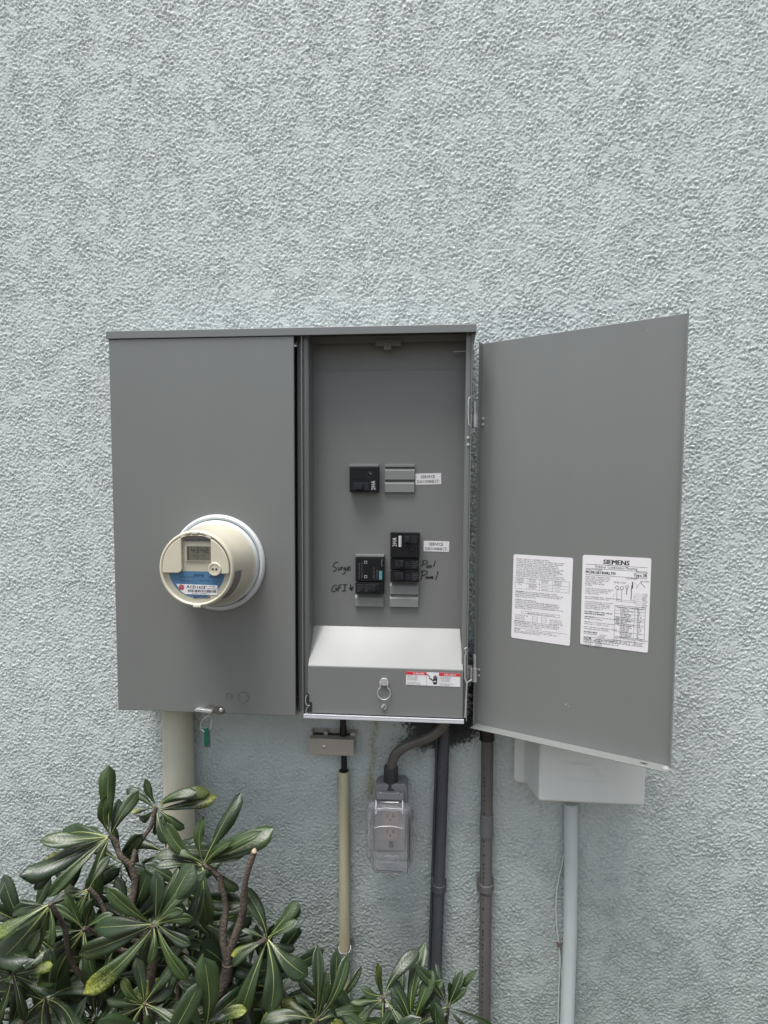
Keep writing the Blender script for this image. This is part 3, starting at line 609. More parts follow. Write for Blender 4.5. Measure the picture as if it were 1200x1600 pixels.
for (x, y) in ((731.5, 684), (731.5, 695)):
    p = at(x, y, -CF+.01); b.lathe(p.x, p.z, [(.0030, CF-.0105), (.0028, CF-.009), (.0001, CF-.0085)], 12)
b.build('rivet', STEEL, panel, smooth=True)
b = MB(); p = at(742, 1012, -.06); b.tube([p+Vector((0, .03, 0)), p+Vector((0, -.012, 0))], .013, 24); b.build('side_knob', mat('blue_grey_plastic', (.12, .14, .17), .4), panel, smooth=True)

# ------------------------------------------------------------------ meter
meter = thing('electric_meter', (mx, -CF-.003, mz), 'round cream electric meter with blue label on the grey panel cover', 'electric meter')
c0 = CF+.0031
b = MB(); prof = [(.0975, c0), (.0985, c0+.003), (.0965, c0+.008), (.0935, c0+.0100), (.0895, c0+.0085), (.0885, c0+.004), (.0850, c0+.004), (.0850, c0+.003)]
b.lathe(mx, mz, prof, 96, cap=False); b.build('mounting_ring', MBASE, meter, smooth=True, angle=50)
b = MB(); b.lathe(mx, mz, [(.0868, c0+.0005), (.0868, c0+.014), (.0845, c0+.019), (.0835, c0+.0195)], 96, cap=False); b.build('collar', MBASE, meter, smooth=True, angle=60)
cF = CF+.1228
b = MB(); b.lathe(mx, mz, [(.0838, c0+.012), (.0838, c0+.022), (.0825, c0+.032), (.0795, c0+.050), (.0757, c0+.075), (.0732, c0+.090), (.0720, cF-.012), (.0716, cF-.006), (.0702, cF-.0015), (.0680, cF), (.0662, cF-.0005), (.0650, cF-.003), (.0648, cF-.0055)], 96, cap=False)
body = b.build('body', CREAM, meter, smooth=True, angle=60)
b = MB(); b.lathe(mx, mz, [(.0001, cF-.0060), (.0650, cF-.0058)], 64, cap=False); b.build('face_plate', CREAM2, meter, smooth=True)
M = lambda px, py, c=cF: at(px, py, -c)
def mm(x, y): p = at(230+x/6, 780+y/6, -cF); return p.x-mx, p.z-mz      # zoomed-picture units -> metres from the face centre
# upper shield: two cream cheeks that rise above the face, window between
def cheek(pts, name, c1=cF+.0015):
    b = MB(); b.prism([(mx+x, mz+y) for x, y in pts], cF-.0059, c1); return b.build(name, CREAM, meter, bevel=.0014, seg=3)
yb = mm(200, 690)[1]; R_ = .0636
def arc(a0, a1, r, n=24): return [(r*math.cos(math.radians(a0+(a1-a0)*i/n)), r*math.sin(math.radians(a0+(a1-a0)*i/n))) for i in range(n+1)]
xl = mm(322, 500)[0]; xr_ = mm(598, 500)[0]
aL0 = math.degrees(math.asin(yb/R_)); tl_ = math.degrees(math.acos(xl/R_)); tr_ = math.degrees(math.acos(xr_/R_))
q = [(xl, yb+.007), (xl-.002, yb+.0025), (xl-.007, yb)]
cheek(arc(tl_, 180-aL0, R_) + q[::-1], 'left_shield')
cheek(arc(aL0, tr_, R_) + [(xr_, mm(0, 600)[1]), (mm(690, 0)[0], mm(0, 690)[1])], 'right_shield')
zt0 = mm(0, 345)[1]
b = MB(); b.prism([(mx+x, mz+y) for x, y in (arc(tr_, tl_, R_, 12) + [(xl, zt0+.001), (xr_, zt0+.001)])], cF-.0058, cF+.001); b.build('top_shield', CREAM, meter, bevel=.0008)
# window recess: dark glass band, display frame, lcd
def mbx(b, x0, y0, x1, y1, c0_, c1_, mi=None):
    p, q_ = mm(x0, y0), mm(x1, y1); return b.box(mx+p[0], mx+q_[0], mz+q_[1], mz+p[1], c0_, c1_, mi)
LCD = mat('lcd_glass', (.12, .12, .09), .15, coat=.6); LCDD = mat('lcd_dark', (.045, .045, .035), .4)
b = MB(); mbx(b, 326, 352, 592, 400, cF-.0057, cF-.0050, 0)
for i in range(14): mbx(b, 345+i*17, 372, 353+i*17, 392, cF-.0049, cF-.0046, 1)
b.build('window_band', [mat('band_grey', (.20, .20, .19), .3), LCDD], meter)
b = MB(); mbx(b, 348, 430, 592, 585, cF-.0057, cF-.0035, 0); mbx(b, 362, 440, 588, 574, cF-.0034, cF-.0030, 1)
def seg7(b, ch, x, y, w_, h_, t):
    on = {'4': 'bcfg', '3': 'abcdg', '2': 'abdeg'}[ch]; R7 = {'a': (0, 0, 1, 0), 'g': (0, .5, 1, .5), 'd': (0, 1, 1, 1), 'f': (0, 0, 0, .5), 'b': (1, 0, 1, .5), 'e': (0, .5, 0, 1), 'c': (1, .5, 1, 1)}
    for s_ in on:
        x0, y0, x1, y1 = R7[s_]; mbx(b, x+x0*w_-t/2, y+y0*h_-t/2, x+x1*w_+t/2, y+y1*h_+t/2, cF-.0029, cF-.0027-.00005*ord(s_) % .0001, 2)
for i, ch in enumerate('4342'): seg7(b, ch, 408+i*44, 458, 24, 42, 7)
mbx(b, 372, 445, 384, 570, cF-.0029, cF-.0027, 2)
for (x0, x1) in ((430, 455), (468, 478), (505, 535)): mbx(b, x0, 527, x1, 533, cF-.0029, cF-.0027, 2)
b.text('<', *[v+o_ for v, o_ in zip(mm(455, 560), (mx, mz))], .006, cF-.0026, 2); b.build('display', [CREAM2, LCD, LCDD], meter)
# optical port
p = mm(636, 655); b = MB(); b.lathe(mx+p[0], mz+p[1], [(.0125, cF-.0058), (.0125, cF+.003), (.0117, cF+.004), (.0095, cF+.004), (.0092, cF+.0030), (.0001, cF+.0030)], 40, mi=0, cap=False)
for dx in (-.0032, .0034): b.lathe(mx+p[0]+dx, mz+p[1], [(.0022, cF+.0031), (.0021, cF+.0034), (.0001, cF+.0034)], 16, mi=1)
b.build('optical_port', [CREAM, mat('port_lens', (.06, .035, .035), .15)], meter, smooth=True)
# blue label and white strip
yt_ = mm(0, 672)[1]; Rb = .0545; ab = math.degrees(math.asin((yt_)/Rb)) if abs(yt_) < Rb else 0
b = MB(); b.prism([(mx+x, mz+y) for x, y in arc(180-ab, 360+ab, Rb, 40)], cF-.0056, cF-.0052, 0)
for i, (s_, xx, yy) in enumerate((('FORM 2S CL200', 290, 738), ('240V 3W', 560, 738), ('TYPE', 650, 750), ('60Hz  Kh 7.2', 300, 775), ('TA 30  RR', 480, 775), ('1.0', 650, 785))):
    q_ = mm(xx, yy); b.text(s_, mx+q_[0], mz+q_[1], .0048, cF-.0050, 1, sx=.95)
for i in range(4): mbx(b, 430+i*24, 705, 446+i*24, 722+8*(i % 2), cF-.0051, cF-.0049, 1)
q_ = mm(500, 935); b.text('AMC105N', mx+q_[0], mz+q_[1], .0072, cF-.0050, 1, align='CENTER', bold=.0003)
b.build('blue_label', [BLUE, DARKBLUE], meter)
b = MB(); L4 = [mm(x, y) for x, y in ((262, 797), (650, 812), (648, 902), (345, 893), (300, 860))]
b.prism([(mx+x, mz+y) for x, y in L4], cF-.0051, cF-.0047, 0)
q_ = mm(358, 836); b.text('ACD1653', mx+q_[0], mz+q_[1], .0082, cF-.0045, 1, bold=.00025, rot=-.03, sx=1.08)
for i, s_ in enumerate(('PWR  SYS-DEL', 'BC  KWH ONLY')): q_ = mm(518, 825+i*20); b.text(s_, mx+q_[0], mz+q_[1], .0036, cF-.0045, 1, rot=-.03)
rb = random.Random(9); x_ = 372
while x_ < 634: w_ = rb.choice((3, 4, 6, 8)); mbx(b, x_, 848+(x_-372)*.03, x_+w_, 872+(x_-372)*.03, cF-.0046, cF-.0044, 1); x_ += w_+rb.choice((3, 4, 6))
q_ = mm(410, 890); b.text('PROPERTY OF METER CO', mx+q_[0], mz+q_[1], .0030, cF-.0045, 1)
q_ = mm(312, 830); b.lathe(mx+q_[0], mz+q_[1], [(.0056, cF-.0046), (.0001, cF-.0045)], 28, mi=2); b.text('LG', mx+q_[0], mz+q_[1]-.002, .005, cF-.0042, 3, align='CENTER')
b.build('number_sticker', [WHITE, INK, mat('pinkish_red', (.42, .10, .12), .5), mat('dark_pink', (.22, .04, .06), .5)], meter)
# rim clips, side window and slot
b = MB(); p = mm(448, 318); b.box(mx+p[0]-.006, mx+p[0]+.006, mz+p[1]-.0018, mz+p[1]+.0022, cF-.001, cF+.0028); b.build('rim_tab', CREAM, meter, bevel=.0008)
b = MB(); p = mm(465, 1005); b.box(mx+p[0]-.0075, mx+p[0]+.0075, mz+p[1]-.002, mz+p[1]+.002, cF-.004, cF+.0008); b.build('rim_tab', CREAM, meter, bevel=.0008)
b = MB()
b.lathe(mx, mz, [(.0752, cF-.045), (.0726, cF-.008)], 24, a0=math.radians(-52), a1=math.radians(-4), cap=False)
b.build('side_window', mat('smoky_plastic', (.16, .14, .14), .2, coat=.5), meter, smooth=True)
b = MB(); a0 = math.radians(-62); b.lathe(mx, mz, [(.0874, c0+.0045), (.0874, c0+.0135)], 8, a0=math.radians(-63), a1=math.radians(-47), cap=False)
b.build('slot', INK, meter)
# ------------------------------------------------------------------ seal hanging from the latch
seal = thing('meter_seal', tuple(at(320, 1112, -.137)), 'small green seal tag hanging on a wire loop under the panel latch', 'seal tag')
b = MB(); b.tube([at(x, y, -.137) for x, y in ((318, 1108), (316, 1118), (320, 1121), (329, 1119), (331, 1127), (330, 1135), (326, 1141), (320, 1144), (314, 1140), (313, 1132), (316, 1125), (322, 1121), (327, 1114), (325, 1109))], .0007, 6); b.build('wire_loop', STEEL, seal, smooth=True)
CLEARP = mat('seal_clear', (.10, .14, .13), .15, spec=.6)
b = MB(); pb(b, 314.5, 1136, 328, 1168, .132, .1365); b.build('tag_shell', CLEARP, seal, bevel=.001)
b = MB(); b.prism([P(*q, .138) for q in ((319, 1138), (325.5, 1137), (325.5, 1155), (327.5, 1157), (326, 1163), (319, 1166))], .1366, .1385); b.build('green_tag', mat('seal_green', (.005, .085, .055), .35), seal, bevel=.0006)

# ------------------------------------------------------------------ conduits and fittings on the wall
def pipe_between(pts, r, n=24): b = MB(); b.tube(pts, r, n); return b
TAN = mat('beige_pvc', (.56, .56, .46), .45, var=(10, .7, (.42, .38, .25), .25))
YEL = mat('yellowed_pvc', (.54, .53, .37), .5, var=(22, .9, (.36, .30, .17), .12))
CDK = mat('dark_grey_pvc', (.070, .074, .084), .5, var=(30, .6, (.045, .048, .055), .2))
CDK2 = mat('brown_grey_pvc', (.125, .122, .118), .55, var=(25, .8, (.085, .076, .066), .15))
PAINT = mat('wall_paint_smooth', (.66, .68, .65), .45, var=(9, .5, (.56, .60, .57), .3), bump=(300, .0001))
FLEX = mat('grey_flex_conduit', (.12, .112, .100), .3, var=(40, .6, (.08, .07, .06)))
# fat conduit under the meter side
x0 = at(257, 1150, -.035).x; x1 = at(302.5, 1150, -.035).x; r = (x1-x0)/2
o = pipe_between([((x0+x1)/2, -.006-r, ZB-.001), ((x0+x1)/2, -.006-r, -.05)], r, 40).build('conduit', TAN, smooth=True)
tag(o, 'wide beige conduit pipe under the left half of the panel', 'conduit', None)
# bonding terminal
bt = thing('bonding_terminal', tuple(at(517, 1165, 0)), 'beige plastic grounding terminal block with one screw under the panel', 'terminal block')
BEIGE = mat('beige_plastic', (.40, .365, .31), .5, var=(20, .4, (.34, .31, .26)))
c = .040; b = MB()
pa, pbb = at(482.5, 1153.5, -c), at(552.5, 1182, -c)
b.box(pa.x, pbb.x, pbb.z, pa.z, .004, c, 0); 
bo = b.build('cover', BEIGE, bt, bevel=.002, seg=3)
b = MB(); # rear rim with notches
for (u0, u1) in ((0, .045), (.30, .38), (.90, 1.0)): b.box(pa.x+(pbb.x-pa.x)*u0, pa.x+(pbb.x-pa.x)*u1, pa.z+.0003, pa.z+.009, .004, .020)
b.box(pa.x, pbb.x+.004, pa.z+.0003, pa.z+.010, .001, .0038); b.build('rear_rim', BEIGE, bt, bevel=.0008)
for (u0, u1) in ((.055, .28), (.39, .86)):
    b = MB(); b.box(pa.x+(pbb.x-pa.x)*u0, pa.x+(pbb.x-pa.x)*u1, pa.z-.001, pa.z+.0004, .006, .017); b.build('wire_slot', INK, bt)
p = at(506.5, 1166.5, -c); b = MB(); b.lathe(p.x, p.z, [(.0046, c), (.0044, c+.002), (.0028, c+.0034), (.0001, c+.0036)], 18); b.build('screw', STEEL, bt, smooth=True)
# black cable
CAB = mat('black_cable', (.008, .008, .009), .45)
yy_ = -.016
pts = [at(536, 1108, yy_), at(536, 1130, yy_), at(536.5, 1150, yy_), at(537.5, 1185, yy_), at(538, 1212, yy_), at(538, 1230, yy_)]
b = MB(); b.tube(pts, [.0065, .0068, .0085, .0066, .0066, .0066], 16); o = b.build('black_cable', CAB, smooth=True); tag(o, 'thick black ground cable running from the panel down into the yellowed pipe', 'cable')
# yellowed thin conduit
yc = thing('conduit', tuple(at(537, 1500, -.02)), 'thin yellowed conduit pipe with a black cable entering its top', 'conduit')
xa, xb = at(529, 1215, -.022), at(545.8, 1215, -.022); rr = (xb.x-xa.x)/2; pt = [at(537.3, 1205, -.018), at(538, 1480, -.018), at(538.8, 1598, -.018)]; pt.append(pt[-1]+Vector((0, 0, -.3)))
pipe_between(pt, rr, 28).build('pipe', YEL, yc, smooth=True)
b = MB(); b.tube([pt[0]+Vector((0, 0, -.003)), pt[0]+Vector((0, 0, .003))], rr*.86, 24); b.build('bushing', CAB, yc, smooth=True)
# strap
p = at(539, 1482, -.018); b = MB(); SP = mat('pale_strap', (.36, .37, .36), .35, .5, var=(50, .8, (.16, .14, .12)))
for dz in (0,):
    rings = []
    for j in range(17):
        t = math.pi*1.16*j/16 - .25; rings.append([p+Vector((math.cos(t)*(rr+k_), -math.sin(t)*(rr+k_)-.002*(s2), -.006+s2*.012 - .010*math.sin(t))) for k_, s2 in ((.0004, 0), (.0022, 0), (.0022, 1), (.0004, 1))])
    b.loft(rings)
b.box(p.x-.006, p.x+.008, p.z-.016, p.z+.001, -p.y+rr+.001, -p.y+rr+.006); b.box(p.x+rr, p.x+rr+.007, p.z-.002, p.z+.016, .001, .004)
b.build('strap', SP, yc, bevel=.0005)
# weatherproof outlet
ob = thing('weatherproof_outlet', tuple(at(608, 1300, 0)), 'outdoor outlet under a clear plastic bubble cover below the panel', 'outlet')
GP = mat('grey_outlet_plastic', (.21, .21, .215), .45, var=(30, .4, (.17, .17, .175)))
b = MB(); c = .048
b.prism([P(*q, c) for q in ((590, 1225), (632, 1225), (636, 1230), (636, 1250), (633, 1332), (585, 1332), (584, 1250), (586, 1230))], .002, c)
box_ = b.build('back_box', GP, ob, bevel=.003, seg=3)
b = MB(); c2 = c+.006; pb(b, 586, 1258, 632, 1330, c, c2); b.build('gasket_plate', mat('plate_grey', (.33, .33, .335), .5), ob, bevel=.002)
b = MB(); c3 = c2+.003
REC = mat('receptacle_beige', (.40, .36, .30), .4)
pb(b, 598.5, 1266, 621.5, 1313, c2, c3, 0); pb(b, 600, 1267.5, 620, 1287, c3, c3+.0015, 0); pb(b, 600, 1292, 620, 1311, c3, c3+.0015, 0)
for yy in (1272, 1296):
    pb(b, 604.5, yy, 606.2, yy+5, c3+.0015, c3+.0019, 1); pb(b, 613.5, yy, 615.5, yy+5.5, c3+.0015, c3+.0019, 1); pb(b, 609, yy+8, 611.3, yy+11, c3+.0015, c3+.0019, 1)
b.build('receptacle', [REC, INK], ob, bevel=.0005)
b = MB(); pb(b, 608, 1316, 614, 1325, c2, c2+.006); b.build('lock_tab', INK, ob, bevel=.001)
b = MB(); pb(b, 588, 1238, 631, 1252, c, c+.012); b.build('hinge_block', GP, ob, bevel=.002)
b = MB(); q0, q1 = at(594, 1254, -c-.02), at(623, 1254, -c-.02); b.tube([q0, q1], .0022, 12); 
for x in (595, 622.5): p = at(x, 1238.5, -c-.012); b.lathe(p.x, p.z, [(.002, c+.012), (.0015, c+.0135)], 10)
b.build('hinge_pin', STEEL, ob, smooth=True)
m = bpy.data.materials.new('clear_polycarbonate'); m.use_nodes = True; bs = m.node_tree.nodes['Principled BSDF']
bs.inputs['Base Color'].default_value = (.93, .92, .94, 1); bs.inputs['Transmission Weight'].default_value = 1; bs.inputs['Roughness'].default_value = .07; bs.inputs['IOR'].default_value = 1.42; bs.inputs['Transmission Weight'].default_value = .93; bs.inputs['Base Color'].default_value = (.90, .90, .92, 1)
CLEAR = m
def shell(sections, th, k=6):
    # sections: (xl, xr, ztop..) rounded-rect rings from base to front, outer then inner -> closed solid shell
    def ringpts(x0, x1, z0, z1, r_, c_): return [WF(a, b_, c_) for a, b_ in rrect(x0, x1, z0, z1, r_, k)]
    outer = [ringpts(*s_) for s_ in sections]
    inner = [ringpts(s_[0]+th, s_[1]-th, s_[2]+th, s_[3]-th, max(s_[4]-th, .001), s_[5]-(th if i else 0)) for i, s_ in enumerate(sections)]
    b = MB(); n = len(outer[0]); allr = outer + inner[::-1]; b.loft(allr, cap=False)
    m_ = len(sections); 
    b.f.append(tuple((m_-1)*n+i for i in range(n))); b.m.append(0); b.f.append(tuple(m_*n+i for i in range(n))[::-1]); b.m.append(0)
    # the loft joined outer front to inner front: drop that band
    b.f = [f for j, f in enumerate(b.f) if not ((m_-1)*n <= j < m_*n)]; b.m = b.m[:len(b.f)]
    # close the base rim
    for i in range(n): b.f.append((i, (i+1) % n, (2*m_-1)*n+(i+1) % n, (2*m_-1)*n+i)); b.m.append(0)
    return b
cc = c2+.0006
def sec(x0, y0, x1, y1, r_, c_):
    p, q_ = at(x0, y0, -c_), at(x1, y1, -c_); return (p.x, q_.x, q_.z, p.z, r_, c_)
b = shell([sec(575, 1256, 643, 1343, .010, cc), sec(573, 1253, 645, 1346, .012, cc+.02), sec(573, 1252, 646, 1350, .014, cc+.026), sec(579, 1257, 642, 1357, .012, cc+.034), sec(583, 1261, 637, 1367, .010, cc+.066), sec(587, 1267, 632, 1363, .008, cc+.070)], .0018)
b.build('bubble_cover', CLEAR, ob, smooth=True, angle=18)
RIBM = mat('clear_edge', (.62, .62, .64), .2, coat=.6); RIBM.node_tree.nodes['Principled BSDF'].inputs['Transmission Weight'].default_value = .55
b = MB()                                                              # moulded ribs on the cover
cr1 = cc+.0712
b.tube([at(x, y, -cr1) for x, y in ((585, 1294), (592, 1292), (608, 1291), (622, 1293), (630, 1295))], .0009, 8)
b.tube([at(x, y, -cr1) for x, y in ((590, 1264), (602, 1262.5), (628, 1264.5))], .0013, 8)
for x in (587.5, 629): b.tube([at(x, 1251, -cr1+.02), at(x, 1272, -cr1)], .0015, 8)
b.tube([at(x, y, -cr1+.04) for x, y in ((578, 1300), (574, 1315), (577, 1325), (581, 1333))], .0014, 8)
b.tube([at(x, y, -cr1+.04) for x, y in ((645, 1315), (644.5, 1325), (647.5, 1329), (644, 1340))], .0014, 8)
b.tube([at(x, y, -cr1+.04) for x, y in ((644, 1329), (651, 1328.5))], .0010, 8)
b.build('cover_rib', RIBM, ob, smooth=True)['kind'] = 'stuff'
pl = [sec(599, 1336, 624, 1349, .002, cr1)]
b = MB(); s_ = pl[0]; b.prism(rrect(s_[0], s_[1], s_[2], s_[3], .0015), cr1-.001, cr1+.0008); b.build('finger_tab', CLEAR, ob, bevel=.0005)
# flexible conduit
fc = thing('flexible_conduit', tuple(at(650, 1160, 0)), 'grey flexible conduit curving from the panel to the outlet', 'conduit')
pts = [(700, 1108, -.06), (697, 1122, -.060), (690, 1136, -.058), (678, 1147, -.056), (662, 1155, -.053), (645, 1161, -.050), (630, 1168, -.046), (619, 1178, -.042), (613, 1190, -.038), (611, 1204, -.034)]
W3 = [at(*p_) for p_ in pts]
sm_ = []
for i in range(len(W3)-1):
    a_, b_, c_, d_ = W3[max(i-1, 0)], W3[i], W3[i+1], W3[min(i+2, len(W3)-1)]
    for k_ in range(8): t = k_/8; sm_.append(.5*((2*b_)+(c_-a_)*t+(2*a_-5*b_+4*c_-d_)*t*t+(3*b_-a_-3*c_+d_)*t**3))
b = MB(); b.tube(sm_, [.0112+(.00025 if i % 2 else 0) for i in range(len(sm_))], 20); b.build('hose', FLEX, fc, smooth=True)
p = at(611, 1196, -.033); q_ = at(610.5, 1236, -.033)
b = MB(); d_ = (q_-p); b.tube([p, p+d_*.04, p+d_*.5, p+d_*.78, p+d_*.8, q_], [.0145, .0158, .0160, .0160, .0172, .0172], 10)
CONN = mat('black_connector', (.030, .031, .034), .5); b.build('connector', CONN, fc, smooth=True, angle=30, bevel=.0005)
# dark conduit with printed wire line
def printed(b, p0, p1, r_, ang0, n, mi, rnd):
    d = (p1-p0); 
    for i in range(n):
        t0 = i/n + rnd.random()*.3/n; 
        if rnd.random() < .25: continue
        t1 = t0+rnd.uniform(.25, .6)/n; vv = []
        for t in (t0, t1):
            for a in (ang0-.10, ang0+.12): vv.append(p0+d*t+Vector((math.sin(a), -math.cos(a), 0))*(r_+.0003))
        b.add(vv, [(0, 1, 3, 2)], mi)
rp = random.Random(2)
def run(name, label, px_top, px_bot, half, m_, Yd, coup, prn, strap):
    t = thing(name, tuple(at(*px_bot, Yd)), label, 'conduit')
    P0, P1 = at(*px_top, Yd), at(*px_bot, Yd); P0 = P0+(P0-P1).normalized()*.03; P2 = P1+(P1-P0).normalized()*.4
    r_ = half/FPX*(CD+Yd)*1.0; b = MB(); b.tube([P0, P1, P2], r_, 28, 0); 
    if prn: printed(b, P0, P1, r_, prn[0], prn[1], 1, rp)
    b.build('pipe', [m_, INK], t, smooth=True); return t, r_, P0, P1
t1, r1, A0, A1 = run('conduit', 'dark grey conduit with printed marks between the outlet and the next pipe', (695, 1130), (681, 1540), 8.8, CDK, -.020, None, (.85, 60), None)
b = MB(); off = Vector((-r1-.0035, .006, 0)); b.tube([A0+off, A1+off+(A1-A0).normalized()*.4], .0036, 12); b.build('ground_wire', mat('blue_grey_wire', (.055, .062, .08), .4), t1, smooth=True)
def clamp(parent, pc, r_, m_):
    b = MB(); b.tube([pc+Vector((0, 0, -.009)), pc+Vector((0, 0, -.008)), pc+Vector((0, 0, .008)), pc+Vector((0, 0, .009))], [r_+.0005, r_+.0026, r_+.0026, r_+.0005], 28)
    b.box(pc.x-r_-.006, pc.x-r_+.001, pc.z-.012, pc.z+.022, .001, -pc.y); b.box(pc.x+r_-.001, pc.x+r_+.004, pc.z-.008, pc.z+.012, .001, -pc.y)
    b.build('clamp', m_, parent, bevel=.0006)
clamp(t1, A0+(A1-A0)*((at(687, 1387, -.02).z-A0.z)/(A1.z-A0.z)), r1, CDK)
t2, r2, B0, B1 = run('conduit', 'brownish grey conduit with a coupling, emerging under the open door', (761.5, 1165), (757, 1590), 9.6, CDK2, -.022, None, (-.5, 64), None)
b = MB(); zc_ = at(760, 1289, -.022).z; pc = B0+(B1-B0)*((zc_-B0.z)/(B1.z-B0.z)); b.tube([pc+Vector((0, 0, -.024)), pc+Vector((0, 0, .024)), pc+Vector((0, 0, .025))], [r2+.0016, r2+.0016, r2], 28)
b.build('coupling', mat('coupling_grey', (.13, .132, .138), .5), t2, smooth=True, angle=40)
clamp(t2, B0+(B1-B0)*((at(758, 1385, -.02).z-B0.z)/(B1.z-B0.z)), r2, CDK2)
b = MB(); b.tube([at(761, 1140, -.024), at(761, 1156, -.024)], r2+.003, 20); b.build('collar', CAB, t2, smooth=True)
# telecom box
tb = thing('telecom_box', tuple(at(905, 1200, 0)), 'pale painted utility box on the wall half hidden behind the open door', 'utility box')
F_ = .11
fl_, frr = at(842, 1252, -F_), at(1007, 1260, -F_); bx0 = at(815, 1215, 0).x; ztop = fl_.z+.24
b = MB(); zb0 = at(815, 1213, -.012).z
V = [(bx0, fl_.z, .012), (frr.x+.012, fl_.z, .012), (fl_.x, fl_.z, F_), (frr.x, frr.z, F_), (bx0, ztop, .012), (frr.x+.012, ztop, .012), (fl_.x, ztop-.01, F_), (frr.x, ztop-.01, F_)]
b.add([WF(*v) for v in V], [(0, 1, 3, 2), (2, 3, 7, 6), (0, 2, 6, 4), (1, 5, 7, 3), (4, 6, 7, 5), (0, 4, 5, 1)])
tcov = b.build('cover', PAINT, tb, bevel=.005, seg=4)
bxl = at(803, 1180, -.015).x
b = MB(); b.prism(rrect(bxl, frr.x+.022, fl_.z-.004, ztop+.01, .012), .001, .020); b.build('base', PAINT, tb, bevel=.004, seg=3)
# raised panel line and worn emblem on the cover
def tbp(x, y): p = at(x, y, -F_-.0005); return (p.x, p.z)
b = MB(); b.ribbon([tbp(884, 1217.5), tbp(966, 1222)], .0011, F_, F_+.0009); b.build('ridge', mat('worn_ridge', (.60, .64, .64), .4), tcov)
b = MB()
b.ribbon([tbp(966, 1222), tbp(966, 1170)], .0007, F_, F_+.0006); b.ribbon([tbp(884, 1217), tbp(884, 1170)], .0007, F_, F_+.0006)
p = tbp(940, 1200)
for r_ in (.006, .010, .014): b.lathe(p[0], p[1], [(r_, F_), (r_-.0004, F_+.0007), (r_-.0012, F_+.0007), (r_-.0016, F_)], 28, a0=math.radians(180), a1=math.radians(370), cap=False)
p = tbp(890, 1195); b.text('BellSouth', p[0], p[1], .012, F_+.0007, 0, bold=.0002)
b.build('emblem', PAINT, tcov)
# painted conduit below it
x0, x1 = at(881, 1350, -.016).x, at(902.5, 1350, -.016).x; r_ = (x1-x0)/2*1.0
pa_ = at(892, 1255, -r_-.004); pts = [at(891.5, 1255, -.016), at(892, 1350, -.016), at(891, 1450, -.016), at(888.5, 1530, -.016), at(886.5, 1600, -.016)]; pts.append(pts[-1]+Vector((-.004, 0, -.35)))
b = MB(); b.tube(pts, r_, 28); o = b.build('conduit', mat('aqua_paint', (.54, .60, .595), .45, var=(9, .5, (.47, .53, .52), .3)), smooth=True); tag(o, 'aqua painted conduit running down from the utility box', 'conduit')
# thin wire
wr_ = thing('loose_wire', tuple(at(873, 1475, 0)), 'thin painted wire with a rusty clip beside the aqua conduit', 'wire')
b = MB(); b.tube([at(x, y, -.005) for x, y in ((883, 1300), (882, 1330), (878, 1352), (873, 1372), (869.5, 1395), (868.5, 1420), (870, 1450), (873.5, 1475), (874, 1520), (873, 1560), (872, 1600), (871, 1680))], .0014, 8); b.tube([at(x, y, -.004) for x, y in ((874, 1478), (878, 1530), (876, 1600), (875, 1680))], .0013, 8); b.build('strand', PAINT, wr_, smooth=True)
b = MB(); p = at(873.5, 1474, -.004); b.box(p.x-.004, p.x+.003, p.z-.006, p.z+.005, .002, .010); b.build('clip', mat('rust', (.12, .05, .03), .8, var=(200, .8, (.3, .27, .24))), wr_, bevel=.001)

# cobweb and debris hanging behind the panel's lower right corner
b = MB(); rc = random.Random(8)
for i in range(420):
    cx1, cy1 = (rc.gauss(712, 20), rc.gauss(1140, 17)) if i % 3 else (rc.gauss(742, 3.5), rc.uniform(1030, 1150))
    if i % 7 == 0: cx1, cy1 = rc.gauss(660, 18), rc.gauss(1165, 8)
    p = at(cx1, cy1, -rc.uniform(.003, .02)); v = Vector((rc.gauss(0, .004), rc.gauss(0, .003), rc.gauss(0, .004)))
    q1 = p+v+Vector((0, 0, -.002)); q2 = q1+Vector((rc.gauss(0, .004), rc.gauss(0, .002), rc.gauss(0, .004)))
    b.tube([p, q1, q2], [.0005, .0004, .0002], 3, cap=False)
o = b.build('cobweb', mat('cobweb_dust', (.05, .048, .046), .9)); tag(o, 'dark matted cobweb and dirt on the wall behind the panel corner', 'cobweb', kind='stuff')

